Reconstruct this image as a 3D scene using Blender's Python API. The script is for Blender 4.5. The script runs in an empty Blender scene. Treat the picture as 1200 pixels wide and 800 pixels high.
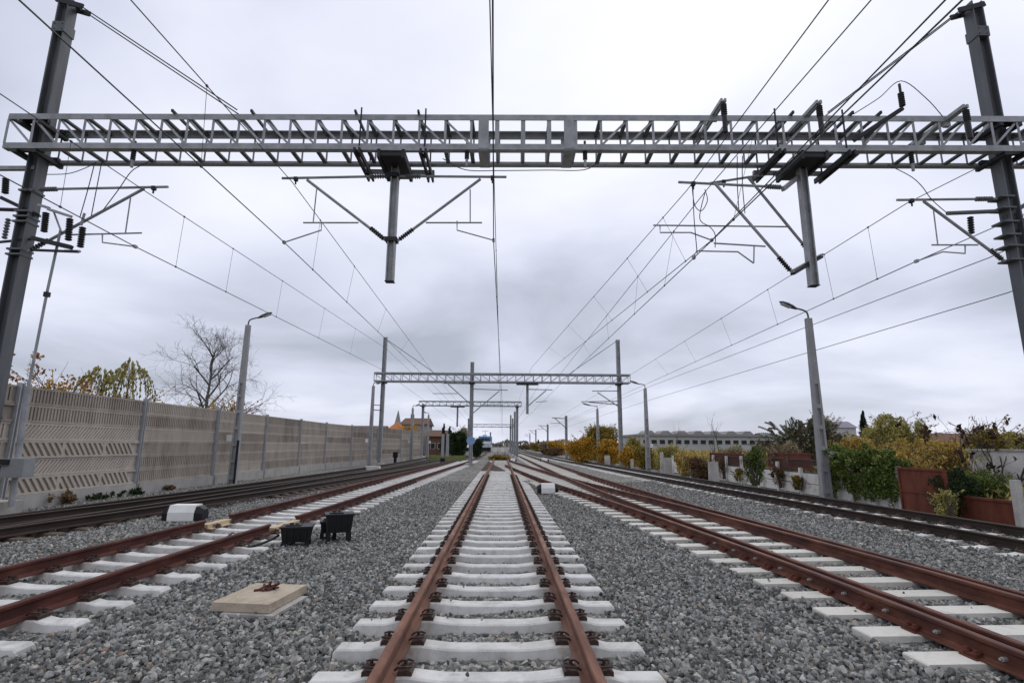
import bpy, math, random
import numpy as np
from mathutils import Vector, Matrix
R_ = math.radians
random.seed(7); rng = np.random.default_rng(11)
SC = bpy.context.scene
COL = SC.collection
PI = math.pi

# ------------------------------------------------------------------ camera model
F, YAW, PITCH, ROLL = 623.6, .01771, .19177, .00617
CAM = Vector((0, 0, 1.736))
_fw = Vector((math.sin(YAW)*math.cos(PITCH), math.cos(YAW)*math.cos(PITCH), math.sin(PITCH)))
_r = Vector((math.cos(YAW), -math.sin(YAW), 0)); _u = _r.cross(_fw)
CR = _r*math.cos(ROLL)+_u*math.sin(ROLL); CU = -_r*math.sin(ROLL)+_u*math.cos(ROLL)
def ray(x, y): return _fw*F+CR*(x-600)+CU*(400-y)
def atY(x, y, Y): d = ray(x, y); return CAM+d*(Y/d.y)
def atZ(x, y, z): d = ray(x, y); return CAM+d*((z-CAM.z)/d.z)
def atX(x, y, X): d = ray(x, y); return CAM+d*(X/d.x)
cam = bpy.data.objects.new('camera', bpy.data.cameras.new('camera')); COL.objects.link(cam)
cam.matrix_world = Matrix(((CR.x, CU.x, -_fw.x, 0), (CR.y, CU.y, -_fw.y, 0), (CR.z, CU.z, -_fw.z, CAM.z), (0, 0, 0, 1)))
cam.data.sensor_fit = 'HORIZONTAL'; cam.data.sensor_width = 36; cam.data.lens = F/1200*36
cam.data.clip_start = .05; cam.data.clip_end = 6000
SC.camera = cam
SC.view_settings.view_transform = 'Standard'; SC.view_settings.look = 'None'
SC.view_settings.exposure = 0; SC.view_settings.gamma = 1; SC.view_settings.use_curve_mapping = False

# ------------------------------------------------------------------ materials
def mat(name, stops, scale=3, rough=.85, metal=0, bump=0, bscale=40, island=0, detail=6, spec=.3, obrand=0, dist=.02, stretch=None):
    """stops: list of (pos, rgb) for a noise ramp in world space"""
    m = bpy.data.materials.new(name); m.use_nodes = True
    N = m.node_tree.nodes; L = m.node_tree.links
    b = N['Principled BSDF']; b.inputs['Roughness'].default_value = rough; b.inputs['Metallic'].default_value = metal
    b.inputs['Specular IOR Level'].default_value = spec
    if len(stops) == 1:
        stops = [(.3, tuple(c*.85 for c in stops[0])), (.7, tuple(c*1.12 for c in stops[0]))]
    g = N.new('ShaderNodeNewGeometry')
    pos = g.outputs['Position']
    if stretch:
        mp = N.new('ShaderNodeMapping'); mp.inputs['Scale'].default_value = stretch; L.new(pos, mp.inputs['Vector']); pos = mp.outputs[0]
    n = N.new('ShaderNodeTexNoise'); n.inputs['Scale'].default_value = scale; n.inputs['Detail'].default_value = detail; n.inputs['Roughness'].default_value = .62
    L.new(pos, n.inputs['Vector'])
    fac = n.outputs['Fac']
    if island or obrand:
        mx = N.new('ShaderNodeMix'); mx.inputs['Factor'].default_value = island or obrand
        L.new(fac, mx.inputs['A'])
        if island: L.new(g.outputs['Random Per Island'], mx.inputs['B'])
        else:
            oi = N.new('ShaderNodeObjectInfo'); L.new(oi.outputs['Random'], mx.inputs['B'])
        fac = mx.outputs[0]
    r = N.new('ShaderNodeValToRGB'); e = r.color_ramp.elements
    while len(e) < len(stops): e.new(.5)
    for i, (p, c) in enumerate(stops): e[i].position = p; e[i].color = (*c, 1)
    L.new(fac, r.inputs['Fac']); L.new(r.outputs['Color'], b.inputs['Base Color'])
    if bump:
        n2 = N.new('ShaderNodeTexNoise'); n2.inputs['Scale'].default_value = bscale; n2.inputs['Detail'].default_value = 5
        L.new(g.outputs['Position'], n2.inputs['Vector'])
        bp = N.new('ShaderNodeBump'); bp.inputs['Strength'].default_value = bump; bp.inputs['Distance'].default_value = dist
        L.new(n2.outputs['Fac'], bp.inputs['Height']); L.new(bp.outputs['Normal'], b.inputs['Normal'])
    return m
def stain(m, half=.75):
    N = m.node_tree.nodes; L = m.node_tree.links; b = N['Principled BSDF']; src = b.inputs['Base Color'].links[0].from_socket
    tc = N.new('ShaderNodeTexCoord'); sp = N.new('ShaderNodeSeparateXYZ'); L.new(tc.outputs['Object'], sp.inputs[0])
    def mt(op, *a):
        n = N.new('ShaderNodeMath'); n.operation = op
        for i, x in enumerate(a):
            if isinstance(x, (int, float)): n.inputs[i].default_value = x
            else: L.new(x, n.inputs[i])
        return n.outputs[0]
    g = N.new('ShaderNodeNewGeometry'); nz = N.new('ShaderNodeTexNoise'); nz.inputs['Scale'].default_value = 14; nz.inputs['Detail'].default_value = 7; L.new(g.outputs['Position'], nz.inputs['Vector'])
    d = mt('ABSOLUTE', mt('SUBTRACT', mt('ABSOLUTE', sp.outputs['X']), half)) if half else None
    def mix(src, col, fac):
        mx = N.new('ShaderNodeMix'); mx.data_type = 'RGBA'; L.new(fac, mx.inputs['Factor']); L.new(src, mx.inputs['A']); mx.inputs['B'].default_value = (*col, 1); return mx.outputs['Result']
    out = src
    if half:
        w = mt('MULTIPLY', mt('MAXIMUM', mt('SUBTRACT', 1.0, mt('DIVIDE', d, .26)), 0.0), 1.15)
        f = mt('MINIMUM', mt('MULTIPLY', w, mt('MAXIMUM', mt('SUBTRACT', mt('MULTIPLY', nz.outputs['Fac'], 2.6), .8), 0.0)), .8)
        out = mix(out, (.30, .21, .155), f)
    nz2 = N.new('ShaderNodeTexNoise'); nz2.inputs['Scale'].default_value = 5; nz2.inputs['Detail'].default_value = 9; nz2.inputs['Roughness'].default_value = .7; L.new(g.outputs['Position'], nz2.inputs['Vector'])
    f2 = mt('MINIMUM', mt('MAXIMUM', mt('SUBTRACT', mt('MULTIPLY', nz2.outputs['Fac'], 4.0), 2.0), 0.0), .55)
    out = mix(out, (.36, .345, .32), f2); L.new(out, b.inputs['Base Color'])
def leafmat(name, stops, trans=.25):
    m = mat(name, stops, scale=.9, rough=.7, island=.6, spec=.2)
    N = m.node_tree.nodes; L = m.node_tree.links; b = N['Principled BSDF']
    b.inputs['Subsurface Weight'].default_value = 0
    tr = N.new('ShaderNodeBsdfTranslucent'); mx = N.new('ShaderNodeMixShader'); mx.inputs[0].default_value = trans
    ramp = [n for n in N if n.type == 'VALTORGB'][0]
    L.new(ramp.outputs['Color'], tr.inputs['Color']); L.new(b.outputs[0], mx.inputs[1]); L.new(tr.outputs[0], mx.inputs[2])
    L.new(mx.outputs[0], N['Material Output'].inputs['Surface'])
    return m
M = {}
M['steel'] = mat('galvanised_steel', [(.28, (.22, .226, .232)), (.5, (.31, .318, .328)), (.72, (.40, .406, .415))], 3.5, .55, .25, .08, 60, spec=.4)
M['mast'] = mat('weathered_mast_steel', [(.25, (.085, .09, .097)), (.55, (.13, .137, .146)), (.75, (.17, .175, .18))], 1.6, .6, .35, .05, 60, stretch=(2, 2, .35))
M['darksteel'] = mat('dark_steel', [(.035, .036, .04)], 5, .6, .3)
M['ins'] = mat('dark_insulator', [(.022, .02, .022)], 5, .35, 0)
M['greyins'] = mat('grey_insulator', [(.14, .145, .155)], 5, .4, 0)
M['wire'] = mat('wire_copper_dark', [(.05, .052, .058)], 5, .6, .2)
M['conc'] = mat('sleeper_concrete', [(.2, (.42, .412, .392)), (.5, (.62, .612, .588)), (.8, (.74, .732, .705))], 4, .9, 0, .35, 90, obrand=.22, dist=.006)
M['tconc'] = mat('turnout_sleeper_concrete', [(.2, (.46, .44, .39)), (.5, (.62, .60, .545)), (.8, (.70, .68, .63))], 5, .9, 0, .3, 90, obrand=.25, dist=.006)
M['oldconc'] = mat('old_concrete', [(.2, (.24, .225, .20)), (.5, (.42, .40, .37)), (.8, (.60, .585, .56))], 1.8, .92, 0, .5, 25)
stain(M['conc']); stain(M['tconc'], 0)
M['brownbearer'] = mat('oily_bearer', [(.2, (.065, .048, .038)), (.8, (.145, .115, .095))], 3, .9, 0, .3)
M['rust'] = mat('rust_rail', [(.25, (.08, .035, .026)), (.45, (.15, .068, .045)), (.6, (.215, .108, .072)), (.78, (.31, .19, .14))], 5, .75, .1, .3, 80, stretch=(1, .3, 1), dist=.003)
M['rustdark'] = mat('maroon_rust_rail', [(.25, (.032, .011, .010)), (.45, (.07, .021, .016)), (.62, (.115, .038, .026)), (.8, (.19, .085, .055))], 5, .7, .1, .25, 80, stretch=(1, .3, 1), dist=.003)
M['rustred'] = mat('red_brown_rail', [(.25, (.038, .014, .012)), (.45, (.085, .03, .021)), (.6, (.15, .056, .034)), (.78, (.25, .125, .075))], 5, .6, .15, .2, 80, stretch=(1, .3, 1), dist=.003)
M['oldrail'] = mat('old_dark_rail', [(.2, (.022, .015, .012)), (.6, (.045, .03, .024)), (.85, (.075, .05, .04))], 5, .55, .2, .2, 80, stretch=(1, .3, 1), dist=.003)
M['clip'] = mat('fastening_iron', [(.3, (.03, .02, .017)), (.7, (.085, .05, .04))], 20, .6, .2)
M['rustplate'] = mat('rusty_baseplate', [(.2, (.07, .022, .016)), (.7, (.16, .052, .034))], 20, .75, .1)
M['bolt'] = mat('bright_bolt', [(.5, .5, .5)], 10, .4, .6)
M['yellowwood'] = mat('pale_plank', [(.2, (.42, .31, .19)), (.8, (.66, .53, .36))], 6, .85, 0, .4, 60)
M['slab'] = mat('tan_slab_concrete', [(.2, (.30, .245, .18)), (.5, (.46, .39, .30)), (.8, (.56, .49, .385))], 5, .9, 0, .6, 60)
M['black'] = mat('black_box_plastic', [(.011, .011, .013)], 5, .5)
M['white'] = mat('white_cover', [(.2, (.70, .69, .67)), (.8, (.84, .83, .81))], 5, .6)
M['lampconc'] = mat('lamp_pole_concrete', [(.2, (.25, .25, .255)), (.8, (.38, .38, .385))], 3, .85, 0, .3)
M['lamphead'] = mat('lamp_head_grey', [(.11, .115, .125)], 5, .5, .3)
M['lampglass'] = mat('lamp_glass', [(.55, .55, .55)], 5, .15)
M['greybox'] = mat('grey_cabinet', [(.27, .28, .285)], 3, .6)
M['whitebox'] = mat('white_cabinet', [(.7, .7, .69)], 3, .6)
M['barrier'] = mat('barrier_concrete', [(.22, (.205, .175, .148)), (.4, (.345, .30, .255)), (.56, (.44, .388, .33)), (.8, (.53, .48, .42))], 1.6, .95, 0, .5, 30, detail=9, obrand=.3, stretch=(1.4, 1.4, .45))
M['barrierpost'] = mat('barrier_post', [(.38, .39, .40)], 3, .7, .1)
M['barrierbase'] = mat('barrier_plinth', [(.2, (.27, .255, .235)), (.8, (.47, .455, .43))], 2, .95, 0, .4)
M['rustsheet'] = mat('rusty_sheet', [(.2, (.06, .019, .013)), (.45, (.14, .04, .024)), (.7, (.19, .06, .034)), (.85, (.25, .11, .06))], 2.2, .85, 0, .2, 40, stretch=(1.5, 1.5, .5))
M['whitewall'] = mat('whitewashed_wall', [(.28, (.13, .115, .095)), (.38, (.38, .355, .315)), (.47, (.66, .64, .60)), (.7, (.80, .78, .745))], 1.5, .95, 0, .5, 25, detail=9)
M['mesh'] = mat('wire_mesh', [(.10, .095, .085)], 5, .7)
M['bark'] = mat('bark', [(.2, (.045, .037, .032)), (.8, (.11, .092, .08))], 8, .95)
M['barkgrey'] = mat('grey_bark', [(.2, (.085, .075, .07)), (.8, (.16, .145, .135))], 8, .95)
def leaf(n, *cols):
    k = len(cols); M[n] = leafmat(n, [(.22+.56*i/(k-1), c) for i, c in enumerate(cols)])
leaf('lf_green', (.025, .05, .010), (.105, .155, .032), (.27, .31, .085))
leaf('lf_darkgreen', (.012, .022, .009), (.028, .05, .016), (.06, .085, .03))
leaf('lf_orange', (.17, .14, .02), (.52, .30, .035), (.74, .40, .06))
leaf('lf_olive', (.07, .07, .018), (.24, .19, .035), (.44, .29, .045))
leaf('lf_yellow', (.22, .16, .045), (.50, .36, .09), (.66, .47, .15))
leaf('lf_willow', (.15, .15, .045), (.38, .34, .10), (.55, .48, .19))
leaf('lf_brown', (.06, .036, .022), (.16, .095, .05), (.28, .18, .085))
leaf('lf_darkbrown', (.016, .011, .010), (.045, .026, .02), (.09, .045, .03))
leaf('lf_frond', (.03, .04, .025), (.10, .105, .065), (.22, .20, .13))
leaf('lf_straw', (.15, .115, .07), (.32, .26, .16), (.46, .39, .25))
leaf('lf_conifer', (.008, .012, .008), (.018, .026, .016), (.035, .045, .025))
leaf('lf_redleaf', (.16, .05, .02), (.32, .11, .035), (.42, .25, .06))
leaf('lf_far', (.11, .115, .105), (.17, .165, .15), (.23, .21, .185))  # greyed leaf tones, the haze of distance mixed into the colour
leaf('lf_grass', (.07, .10, .025), (.17, .21, .055), (.30, .31, .10))
M['rooforange'] = mat('orange_tiles', [(.2, (.34, .12, .045)), (.8, (.52, .2, .08))], 4, .85, 0, .3)
M['roofbrown'] = mat('brown_tiles', [(.13, .07, .05)], 2, .9)
M['plaster'] = mat('grey_plaster', [(.2, (.24, .22, .2)), (.8, (.4, .37, .34))], .6, .95)
M['brick'] = mat('brown_brick', [(.2, (.10, .05, .035)), (.8, (.2, .11, .075))], 1, .95)
M['palewall'] = mat('pale_wall', [(.5, .49, .47)], .4, .9)
M['factory'] = mat('factory_wall', [(.2, (.36, .36, .345)), (.8, (.52, .52, .5))], .15, .9)
M['factoryroof'] = mat('factory_roof', [(.28, .27, .27)], .2, .9)
M['window'] = mat('dark_window', [(.02, .022, .026)], 1, .2)
M['blue'] = mat('loco_blue', [(.03, .13, .26)], 2, .4)
M['locowhite'] = mat('loco_pale', [(.5, .53, .56)], 2, .4)
M['signblue'] = mat('sign_blue', [(.22, .33, .55)], 2, .5)
M['soil'] = mat('soil_ground', [(.2, (.05, .045, .025)), (.5, (.10, .09, .045)), (.8, (.17, .15, .08))], .5, .95, 0, .6, 8)
M['hill'] = mat('far_land', [(.10, .11, .10)], .02, .95)
M['redwhite'] = mat('signal_red', [(.45, .06, .04)], 2, .5)
M['purple'] = mat('mauve_roof', [(.22, .2, .25)], 1, .8)

def ballast_mat():
    m = bpy.data.materials.new('ballast'); m.use_nodes = True
    N = m.node_tree.nodes; L = m.node_tree.links; b = N['Principled BSDF']; b.inputs['Roughness'].default_value = .95; b.inputs['Specular IOR Level'].default_value = .1
    g = N.new('ShaderNodeNewGeometry')
    v = N.new('ShaderNodeTexVoronoi'); v.inputs['Scale'].default_value = 17; L.new(g.outputs['Position'], v.inputs['Vector'])
    sep = N.new('ShaderNodeSeparateColor'); L.new(v.outputs['Color'], sep.inputs[0])
    r = N.new('ShaderNodeValToRGB'); e = r.color_ramp.elements
    for p in (.5, .5): e.new(p)
    for i, (p, c) in enumerate([(0, (.09, .09, .087)), (.5, (.235, .234, .222)), (.85, (.39, .385, .365)), (1, (.52, .50, .46))]): e[i].position = p; e[i].color = (*c, 1)
    L.new(sep.outputs[0], r.inputs['Fac'])
    n = N.new('ShaderNodeTexNoise'); n.inputs['Scale'].default_value = .35; n.inputs['Detail'].default_value = 6; L.new(g.outputs['Position'], n.inputs['Vector'])
    r2 = N.new('ShaderNodeValToRGB'); r2.color_ramp.elements[0].position = .3; r2.color_ramp.elements[0].color = (.72, .71, .69, 1); r2.color_ramp.elements[1].position = .7; r2.color_ramp.elements[1].color = (1, .985, .96, 1)
    L.new(n.outputs['Fac'], r2.inputs['Fac'])
    mx = N.new('ShaderNodeMix'); mx.data_type = 'RGBA'; mx.blend_type = 'MULTIPLY'; mx.inputs['Factor'].default_value = 1
    L.new(r.outputs['Color'], mx.inputs['A']); L.new(r2.outputs['Color'], mx.inputs['B'])
    L.new(mx.outputs['Result'], b.inputs['Base Color'])
    iv = N.new('ShaderNodeMath'); iv.operation = 'SUBTRACT'; iv.inputs[0].default_value = 1; L.new(v.outputs['Distance'], iv.inputs[1])
    bp = N.new('ShaderNodeBump'); bp.inputs['Strength'].default_value = 1; bp.inputs['Distance'].default_value = .05
    L.new(iv.outputs[0], bp.inputs['Height']); L.new(bp.outputs['Normal'], b.inputs['Normal'])
    return m
M['ballast'] = ballast_mat()
def stone_mat():
    m = bpy.data.materials.new('ballast_stone'); m.use_nodes = True
    N = m.node_tree.nodes; L = m.node_tree.links; b = N['Principled BSDF']; b.inputs['Roughness'].default_value = .9; b.inputs['Specular IOR Level'].default_value = .2
    oi = N.new('ShaderNodeObjectInfo')
    r = N.new('ShaderNodeValToRGB'); e = r.color_ramp.elements
    st = [(0, (.105, .105, .10)), (.3, (.20, .20, .19)), (.6, (.30, .30, .284)), (.86, (.43, .425, .40)), (.94, (.56, .545, .51)), (.985, (.40, .35, .28)), (.996, (.36, .25, .19))]
    while len(e) < len(st): e.new(.5)
    for i, (p, c) in enumerate(st): e[i].position = p; e[i].color = (*c, 1)
    L.new(oi.outputs['Random'], r.inputs['Fac'])
    g = N.new('ShaderNodeNewGeometry'); n = N.new('ShaderNodeTexNoise'); n.inputs['Scale'].default_value = 45; n.inputs['Detail'].default_value = 5; L.new(g.outputs['Position'], n.inputs['Vector'])
    r2 = N.new('ShaderNodeValToRGB'); r2.color_ramp.elements[0].position = .3; r2.color_ramp.elements[0].color = (.66, .66, .66, 1); r2.color_ramp.elements[1].position = .7
    L.new(n.outputs['Fac'], r2.inputs['Fac'])
    mx = N.new('ShaderNodeMix'); mx.data_type = 'RGBA'; mx.blend_type = 'MULTIPLY'; mx.inputs['Factor'].default_value = 1
    L.new(r.outputs['Color'], mx.inputs['A']); L.new(r2.outputs['Color'], mx.inputs['B']); L.new(mx.outputs['Result'], b.inputs['Base Color'])
    return m
M['stone'] = stone_mat()

# ------------------------------------------------------------------ mesh builder
class MB:
    def __init__(s): s.v = []; s.f = []
    def add(s, vs, fs):
        o = len(s.v); s.v.extend(tuple(v) for v in vs); s.f.extend(tuple(i+o for i in f) for f in fs); return s
    def box(s, c, size, u=None, v=None, w=None):
        u = Vector(u or (1, 0, 0)).normalized(); v = Vector(v or (0, 1, 0)).normalized(); w = Vector(w).normalized() if w else u.cross(v)
        c = Vector(c); a, b, d = [x/2 for x in size]
        P = [c+u*(i*a)+v*(j*b)+w*(k*d) for i in (-1, 1) for j in (-1, 1) for k in (-1, 1)]
        return s.add(P, [(0, 1, 3, 2), (4, 6, 7, 5), (0, 4, 5, 1), (2, 3, 7, 6), (0, 2, 6, 4), (1, 5, 7, 3)])
    def bar(s, p, q, wa, wb, up=(0, 0, 1), off=0):
        p = Vector(p); q = Vector(q); d = (q-p); Ln = d.length; d.normalize(); up = Vector(up)
        sd = d.cross(up)
        if sd.length < 1e-4: sd = d.cross(Vector((1, 0, 0)))
        sd.normalize(); w = sd.cross(d)
        return s.box((p+q)/2+w*off, (Ln, wa, wb), d, sd, w)
    def tube(s, pts, r, n=8, r2=None, cap=True):
        pts = [Vector(p) for p in pts]; k = len(pts); vs = []; fs = []
        rs = r if isinstance(r, (list, tuple)) else [r+(((r2 if r2 is not None else r)-r)*i/max(1, k-1)) for i in range(k)]
        ref = None
        for i, p in enumerate(pts):
            t = (pts[min(i+1, k-1)]-pts[max(i-1, 0)])
            if t.length < 1e-9: t = Vector((0, 0, 1))
            t.normalize()
            if ref is None: ref = t.orthogonal().normalized()
            ref = (ref-t*ref.dot(t))
            if ref.length < 1e-6: ref = t.orthogonal()
            ref.normalize(); b = t.cross(ref)
            for j in range(n):
                a = 2*PI*j/n; vs.append(p+(ref*math.cos(a)+b*math.sin(a))*rs[i])
        for i in range(k-1):
            for j in range(n):
                fs.append((i*n+j, i*n+(j+1) % n, (i+1)*n+(j+1) % n, (i+1)*n+j))
        if cap: fs.append(tuple(range(n-1, -1, -1))); fs.append(tuple((k-1)*n+j for j in range(n)))
        return s.add(vs, fs)
    def ribbed(s, p, q, r, ribs=8, core=.55, n=10):
        p = Vector(p); q = Vector(q); pts = []; rs = []
        for i in range(ribs):
            for a, k in ((.05, core), (.35, 1), (.65, 1), (.95, core)):
                pts.append(p.lerp(q, (i+a)/ribs)); rs.append(r*k)
        return s.tube(pts, rs, n)
    def prism(s, poly, h0, h1, axis='z'):
        """poly 2D list extruded between h0,h1 along axis"""
        n = len(poly)
        def P(a, b, h): return {'z': (a, b, h), 'y': (a, h, b), 'x': (h, a, b)}[axis]
        vs = [P(a, b, h0) for a, b in poly]+[P(a, b, h1) for a, b in poly]
        fs = [tuple(range(n-1, -1, -1)), tuple(range(n, 2*n))]+[(i, (i+1) % n, n+(i+1) % n, n+i) for i in range(n)]
        return s.add(vs, fs)
    def mesh(s, name, m, smooth=False):
        me = bpy.data.meshes.new(name); me.from_pydata([tuple(v) for v in s.v], [], s.f)
        for x in (m if isinstance(m, list) else [m]): me.materials.append(M[x])
        if smooth: me.polygons.foreach_set('use_smooth', [True]*len(me.polygons))
        me.update(); return me
    def build(s, name, m, parent=None, smooth=False):
        o = bpy.data.objects.new(name, s.mesh(name, m, smooth)); COL.objects.link(o)
        if parent: o.parent = parent; o.matrix_parent_inverse = parent.matrix_world.inverted() if False else Matrix.Translation(-parent.location)
        return o
def tag(o, label=None, cat=None, group=None, kind=None):
    if label: o['label'] = label
    if cat: o['category'] = cat
    if group: o['group'] = group
    if kind: o['kind'] = kind
    return o
def thing(name, label, cat, loc=(0, 0, 0), group=None):
    o = bpy.data.objects.new(name, None); COL.objects.link(o); o.location = loc; o.empty_display_size = .2
    return tag(o, label, cat, group)
def put(name, me, parent, loc=(0, 0, 0), rz=0):
    """place shared mesh data as a part; loc is in the parent's own space"""
    o = bpy.data.objects.new(name, me); COL.objects.link(o); o.parent = parent; o.location = loc; o.rotation_euler = (0, 0, rz); return o
def copy_tree(o, parent=None):
    c = o.copy(); COL.objects.link(c)
    if parent: c.parent = parent
    for ch in [x for x in o.children]: copy_tree(ch, c)
    return c

# ------------------------------------------------------------------ world and sun
SUN_EL, SUN_AZ = R_(52), R_(25)
w = bpy.data.worlds.new('World'); SC.world = w; w.use_nodes = True
N = w.node_tree.nodes; L = w.node_tree.links
bg = N['Background']; bg.inputs['Strength'].default_value = .108
sky = N.new('ShaderNodeTexSky'); sky.sky_type = 'NISHITA'; sky.sun_disc = False; sky.sun_elevation = SUN_EL; sky.sun_rotation = SUN_AZ
def vmath(op, a, b=None):
    n = N.new('ShaderNodeMath'); n.operation = op
    for i, x in enumerate((a, b)):
        if x is None: continue
        if isinstance(x, (int, float)): n.inputs[i].default_value = x
        else: L.new(x, n.inputs[i])
    return n.outputs[0]
tc = N.new('ShaderNodeTexCoord'); sp = N.new('ShaderNodeSeparateXYZ'); L.new(tc.outputs['Generated'], sp.inputs[0])
zz = vmath('ADD', vmath('MAXIMUM', sp.outputs['Z'], 0.0), .24)
cx = vmath('DIVIDE', sp.outputs['X'], zz); cy = vmath('DIVIDE', sp.outputs['Y'], zz)
cmb = N.new('ShaderNodeCombineXYZ'); L.new(cx, cmb.inputs[0]); L.new(cy, cmb.inputs[1]); cmb.inputs[2].default_value = 4.2
n1 = N.new('ShaderNodeTexNoise'); n1.inputs['Scale'].default_value = 1.15; n1.inputs['Detail'].default_value = 8; n1.inputs['Roughness'].default_value = .48; n1.inputs['Distortion'].default_value = .3
L.new(cmb.outputs[0], n1.inputs['Vector'])
n2 = N.new('ShaderNodeTexNoise'); n2.inputs['Scale'].default_value = .42; n2.inputs['Detail'].default_value = 3
L.new(cmb.outputs[0], n2.inputs['Vector'])
# cloud brightness: cloud field + lighter overhead, duller low down
fld = vmath('ADD', vmath('MULTIPLY', vmath('SUBTRACT', n1.outputs['Fac'], .5), 1.35), vmath('MULTIPLY', n2.outputs['Fac'], .5))
fld = vmath('ADD', fld, .25)
up = vmath('MULTIPLY', vmath('SUBTRACT', sp.outputs['Z'], .25), .42)
# the brighter patch where the sun stands behind the cloud
vd = N.new('ShaderNodeVectorMath'); vd.operation = 'DOT_PRODUCT'; L.new(tc.outputs['Generated'], vd.inputs[0])
vd.inputs[1].default_value = (math.sin(R_(14))*math.cos(SUN_EL), math.cos(R_(14))*math.cos(SUN_EL), math.sin(SUN_EL))
gl = vmath('MULTIPLY', vmath('POWER', vmath('MAXIMUM', vd.outputs['Value'], 0), 9), .36)
val = vmath('ADD', vmath('ADD', fld, up), gl)
cr = N.new('ShaderNodeValToRGB'); e = cr.color_ramp.elements
st = [(.2, (4.2, 4.55, 5.4)), (.38, (5.55, 5.85, 6.95)), (.53, (6.6, 6.9, 8.25)), (.68, (7.8, 8.05, 9.3)), (.95, (9.5, 9.65, 10.0))]
while len(e) < len(st): e.new(.5)
for i, (p, c) in enumerate(st): e[i].position = p; e[i].color = (*c, 1)
L.new(val, cr.inputs['Fac'])
mx = N.new('ShaderNodeMix'); mx.data_type = 'RGBA'; mx.inputs['Factor'].default_value = .94
L.new(sky.outputs[0], mx.inputs['A']); L.new(cr.outputs['Color'], mx.inputs['B']); L.new(mx.outputs['Result'], bg.inputs['Color'])
sun = bpy.data.objects.new('sun', bpy.data.lights.new('sun', 'SUN')); COL.objects.link(sun)
sun.data.energy = .8; sun.data.angle = R_(25); sun.data.color = (1, .96, .9)
sdir = Vector((math.sin(SUN_AZ)*math.cos(SUN_EL), math.cos(SUN_AZ)*math.cos(SUN_EL), math.sin(SUN_EL)))
sun.rotation_euler = sdir.to_track_quat('Z', 'Y').to_euler()

# ------------------------------------------------------------------ track lines
def curve(ctrl):
    ys = np.array([c[0] for c in ctrl], float); xs = np.array([c[1] for c in ctrl], float)
    m = np.zeros_like(xs); m[1:-1] = (xs[2:]-xs[:-2])/(ys[2:]-ys[:-2]); m[0] = (xs[1]-xs[0])/(ys[1]-ys[0]); m[-1] = (xs[-1]-xs[-2])/(ys[-1]-ys[-2])
    def f(y):
        i = int(min(max(np.searchsorted(ys, y)-1, 0), len(ys)-2)); h = ys[i+1]-ys[i]; t = (y-ys[i])/h
        if t < 0: return xs[0]+m[0]*(y-ys[0])
        if t > 1: return xs[-1]+m[-1]*(y-ys[-1])
        return float((2*t**3-3*t**2+1)*xs[i]+(t**3-2*t**2+t)*h*m[i]+(-2*t**3+3*t**2)*xs[i+1]+(t**3-t**2)*h*m[i+1])
    return f
cMain = curve([(-6, -.085), (50, -.085), (140, -.085)])
cS = curve([(-6, 5.0), (2, 4.92), (6, 4.81), (9.6, 4.62), (14.8, 4.3), (26, 3.93), (37, 3.78), (55, 3.55), (85, 3.2), (150, 2.8), (320, 6)])
cX = curve([(-6, 4.98), (2, 4.80), (4.3, 4.69), (6.8, 4.60), (10.5, 4.30), (14.75, 3.88), (16.7, 3.63), (23.6, 2.75), (32, 1.95), (41, 1.2), (50, .45), (58, 0.0), (64, -.085)])
cRM = curve([(-6, 10.1), (4, 9.78), (9.5, 9.45), (17.5, 8.98), (29, 8.35), (45, 7.75), (70, 6.75), (100, 6.1), (150, 5.8), (320, 10)])
cLA = curve([(-6, -5.55), (5.4, -5.39), (10, -5.2), (14.7, -4.98), (19.6, -4.85), (34.7, -4.42), (49.2, -3.95), (85, -3.65), (130, -4.1), (200, -5.2)])
cLB = curve([(-6, -10.4), (8, -9.95), (12, -9.7), (19.6, -9.1), (39.6, -8.2), (60, -8.2), (90, -8.6), (150, -9.5)])
cLC = curve([(8, -9.93), (10.5, -9.62), (15.7, -8.75), (24, -7.6), (34.4, -6.6), (45, -6.0), (60, -5.7), (90, -5.55)])
RAIL = [(.075, 0), (.075, .011), (.03, .022), (.011, .036), (.009, .115), (.018, .130), (.036, .138), (.036, .163), (.028, .172)]
RAIL = RAIL+[(-a, b) for a, b in reversed(RAIL)]
HZ = .058   # underside of the rails
def rail_mb(f, off, y0, y1, step=1.2, mb=None):
    mb = mb or MB(); n = max(2, int((y1-y0)/step)+1); vs = []; fs = []; k = len(RAIL)
    for i in range(n):
        y = y0+(y1-y0)*i/(n-1); dx = (f(y+.2)-f(y-.2))/.4; nn = Vector((1, -dx, 0)).normalized()
        c = Vector((f(y), y, HZ))+nn*off
        vs += [c+nn*a+Vector((0, 0, b)) for a, b in RAIL]
    for i in range(n-1):
        for j in range(k): fs.append((i*k+j, i*k+(j+1) % k, (i+1)*k+(j+1) % k, (i+1)*k+j))
    fs += [tuple(range(k)), tuple(range((n-1)*k+k-1, (n-1)*k-1, -1))]
    mb.add(vs, [tuple(reversed(q)) for q in fs]); return mb
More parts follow.
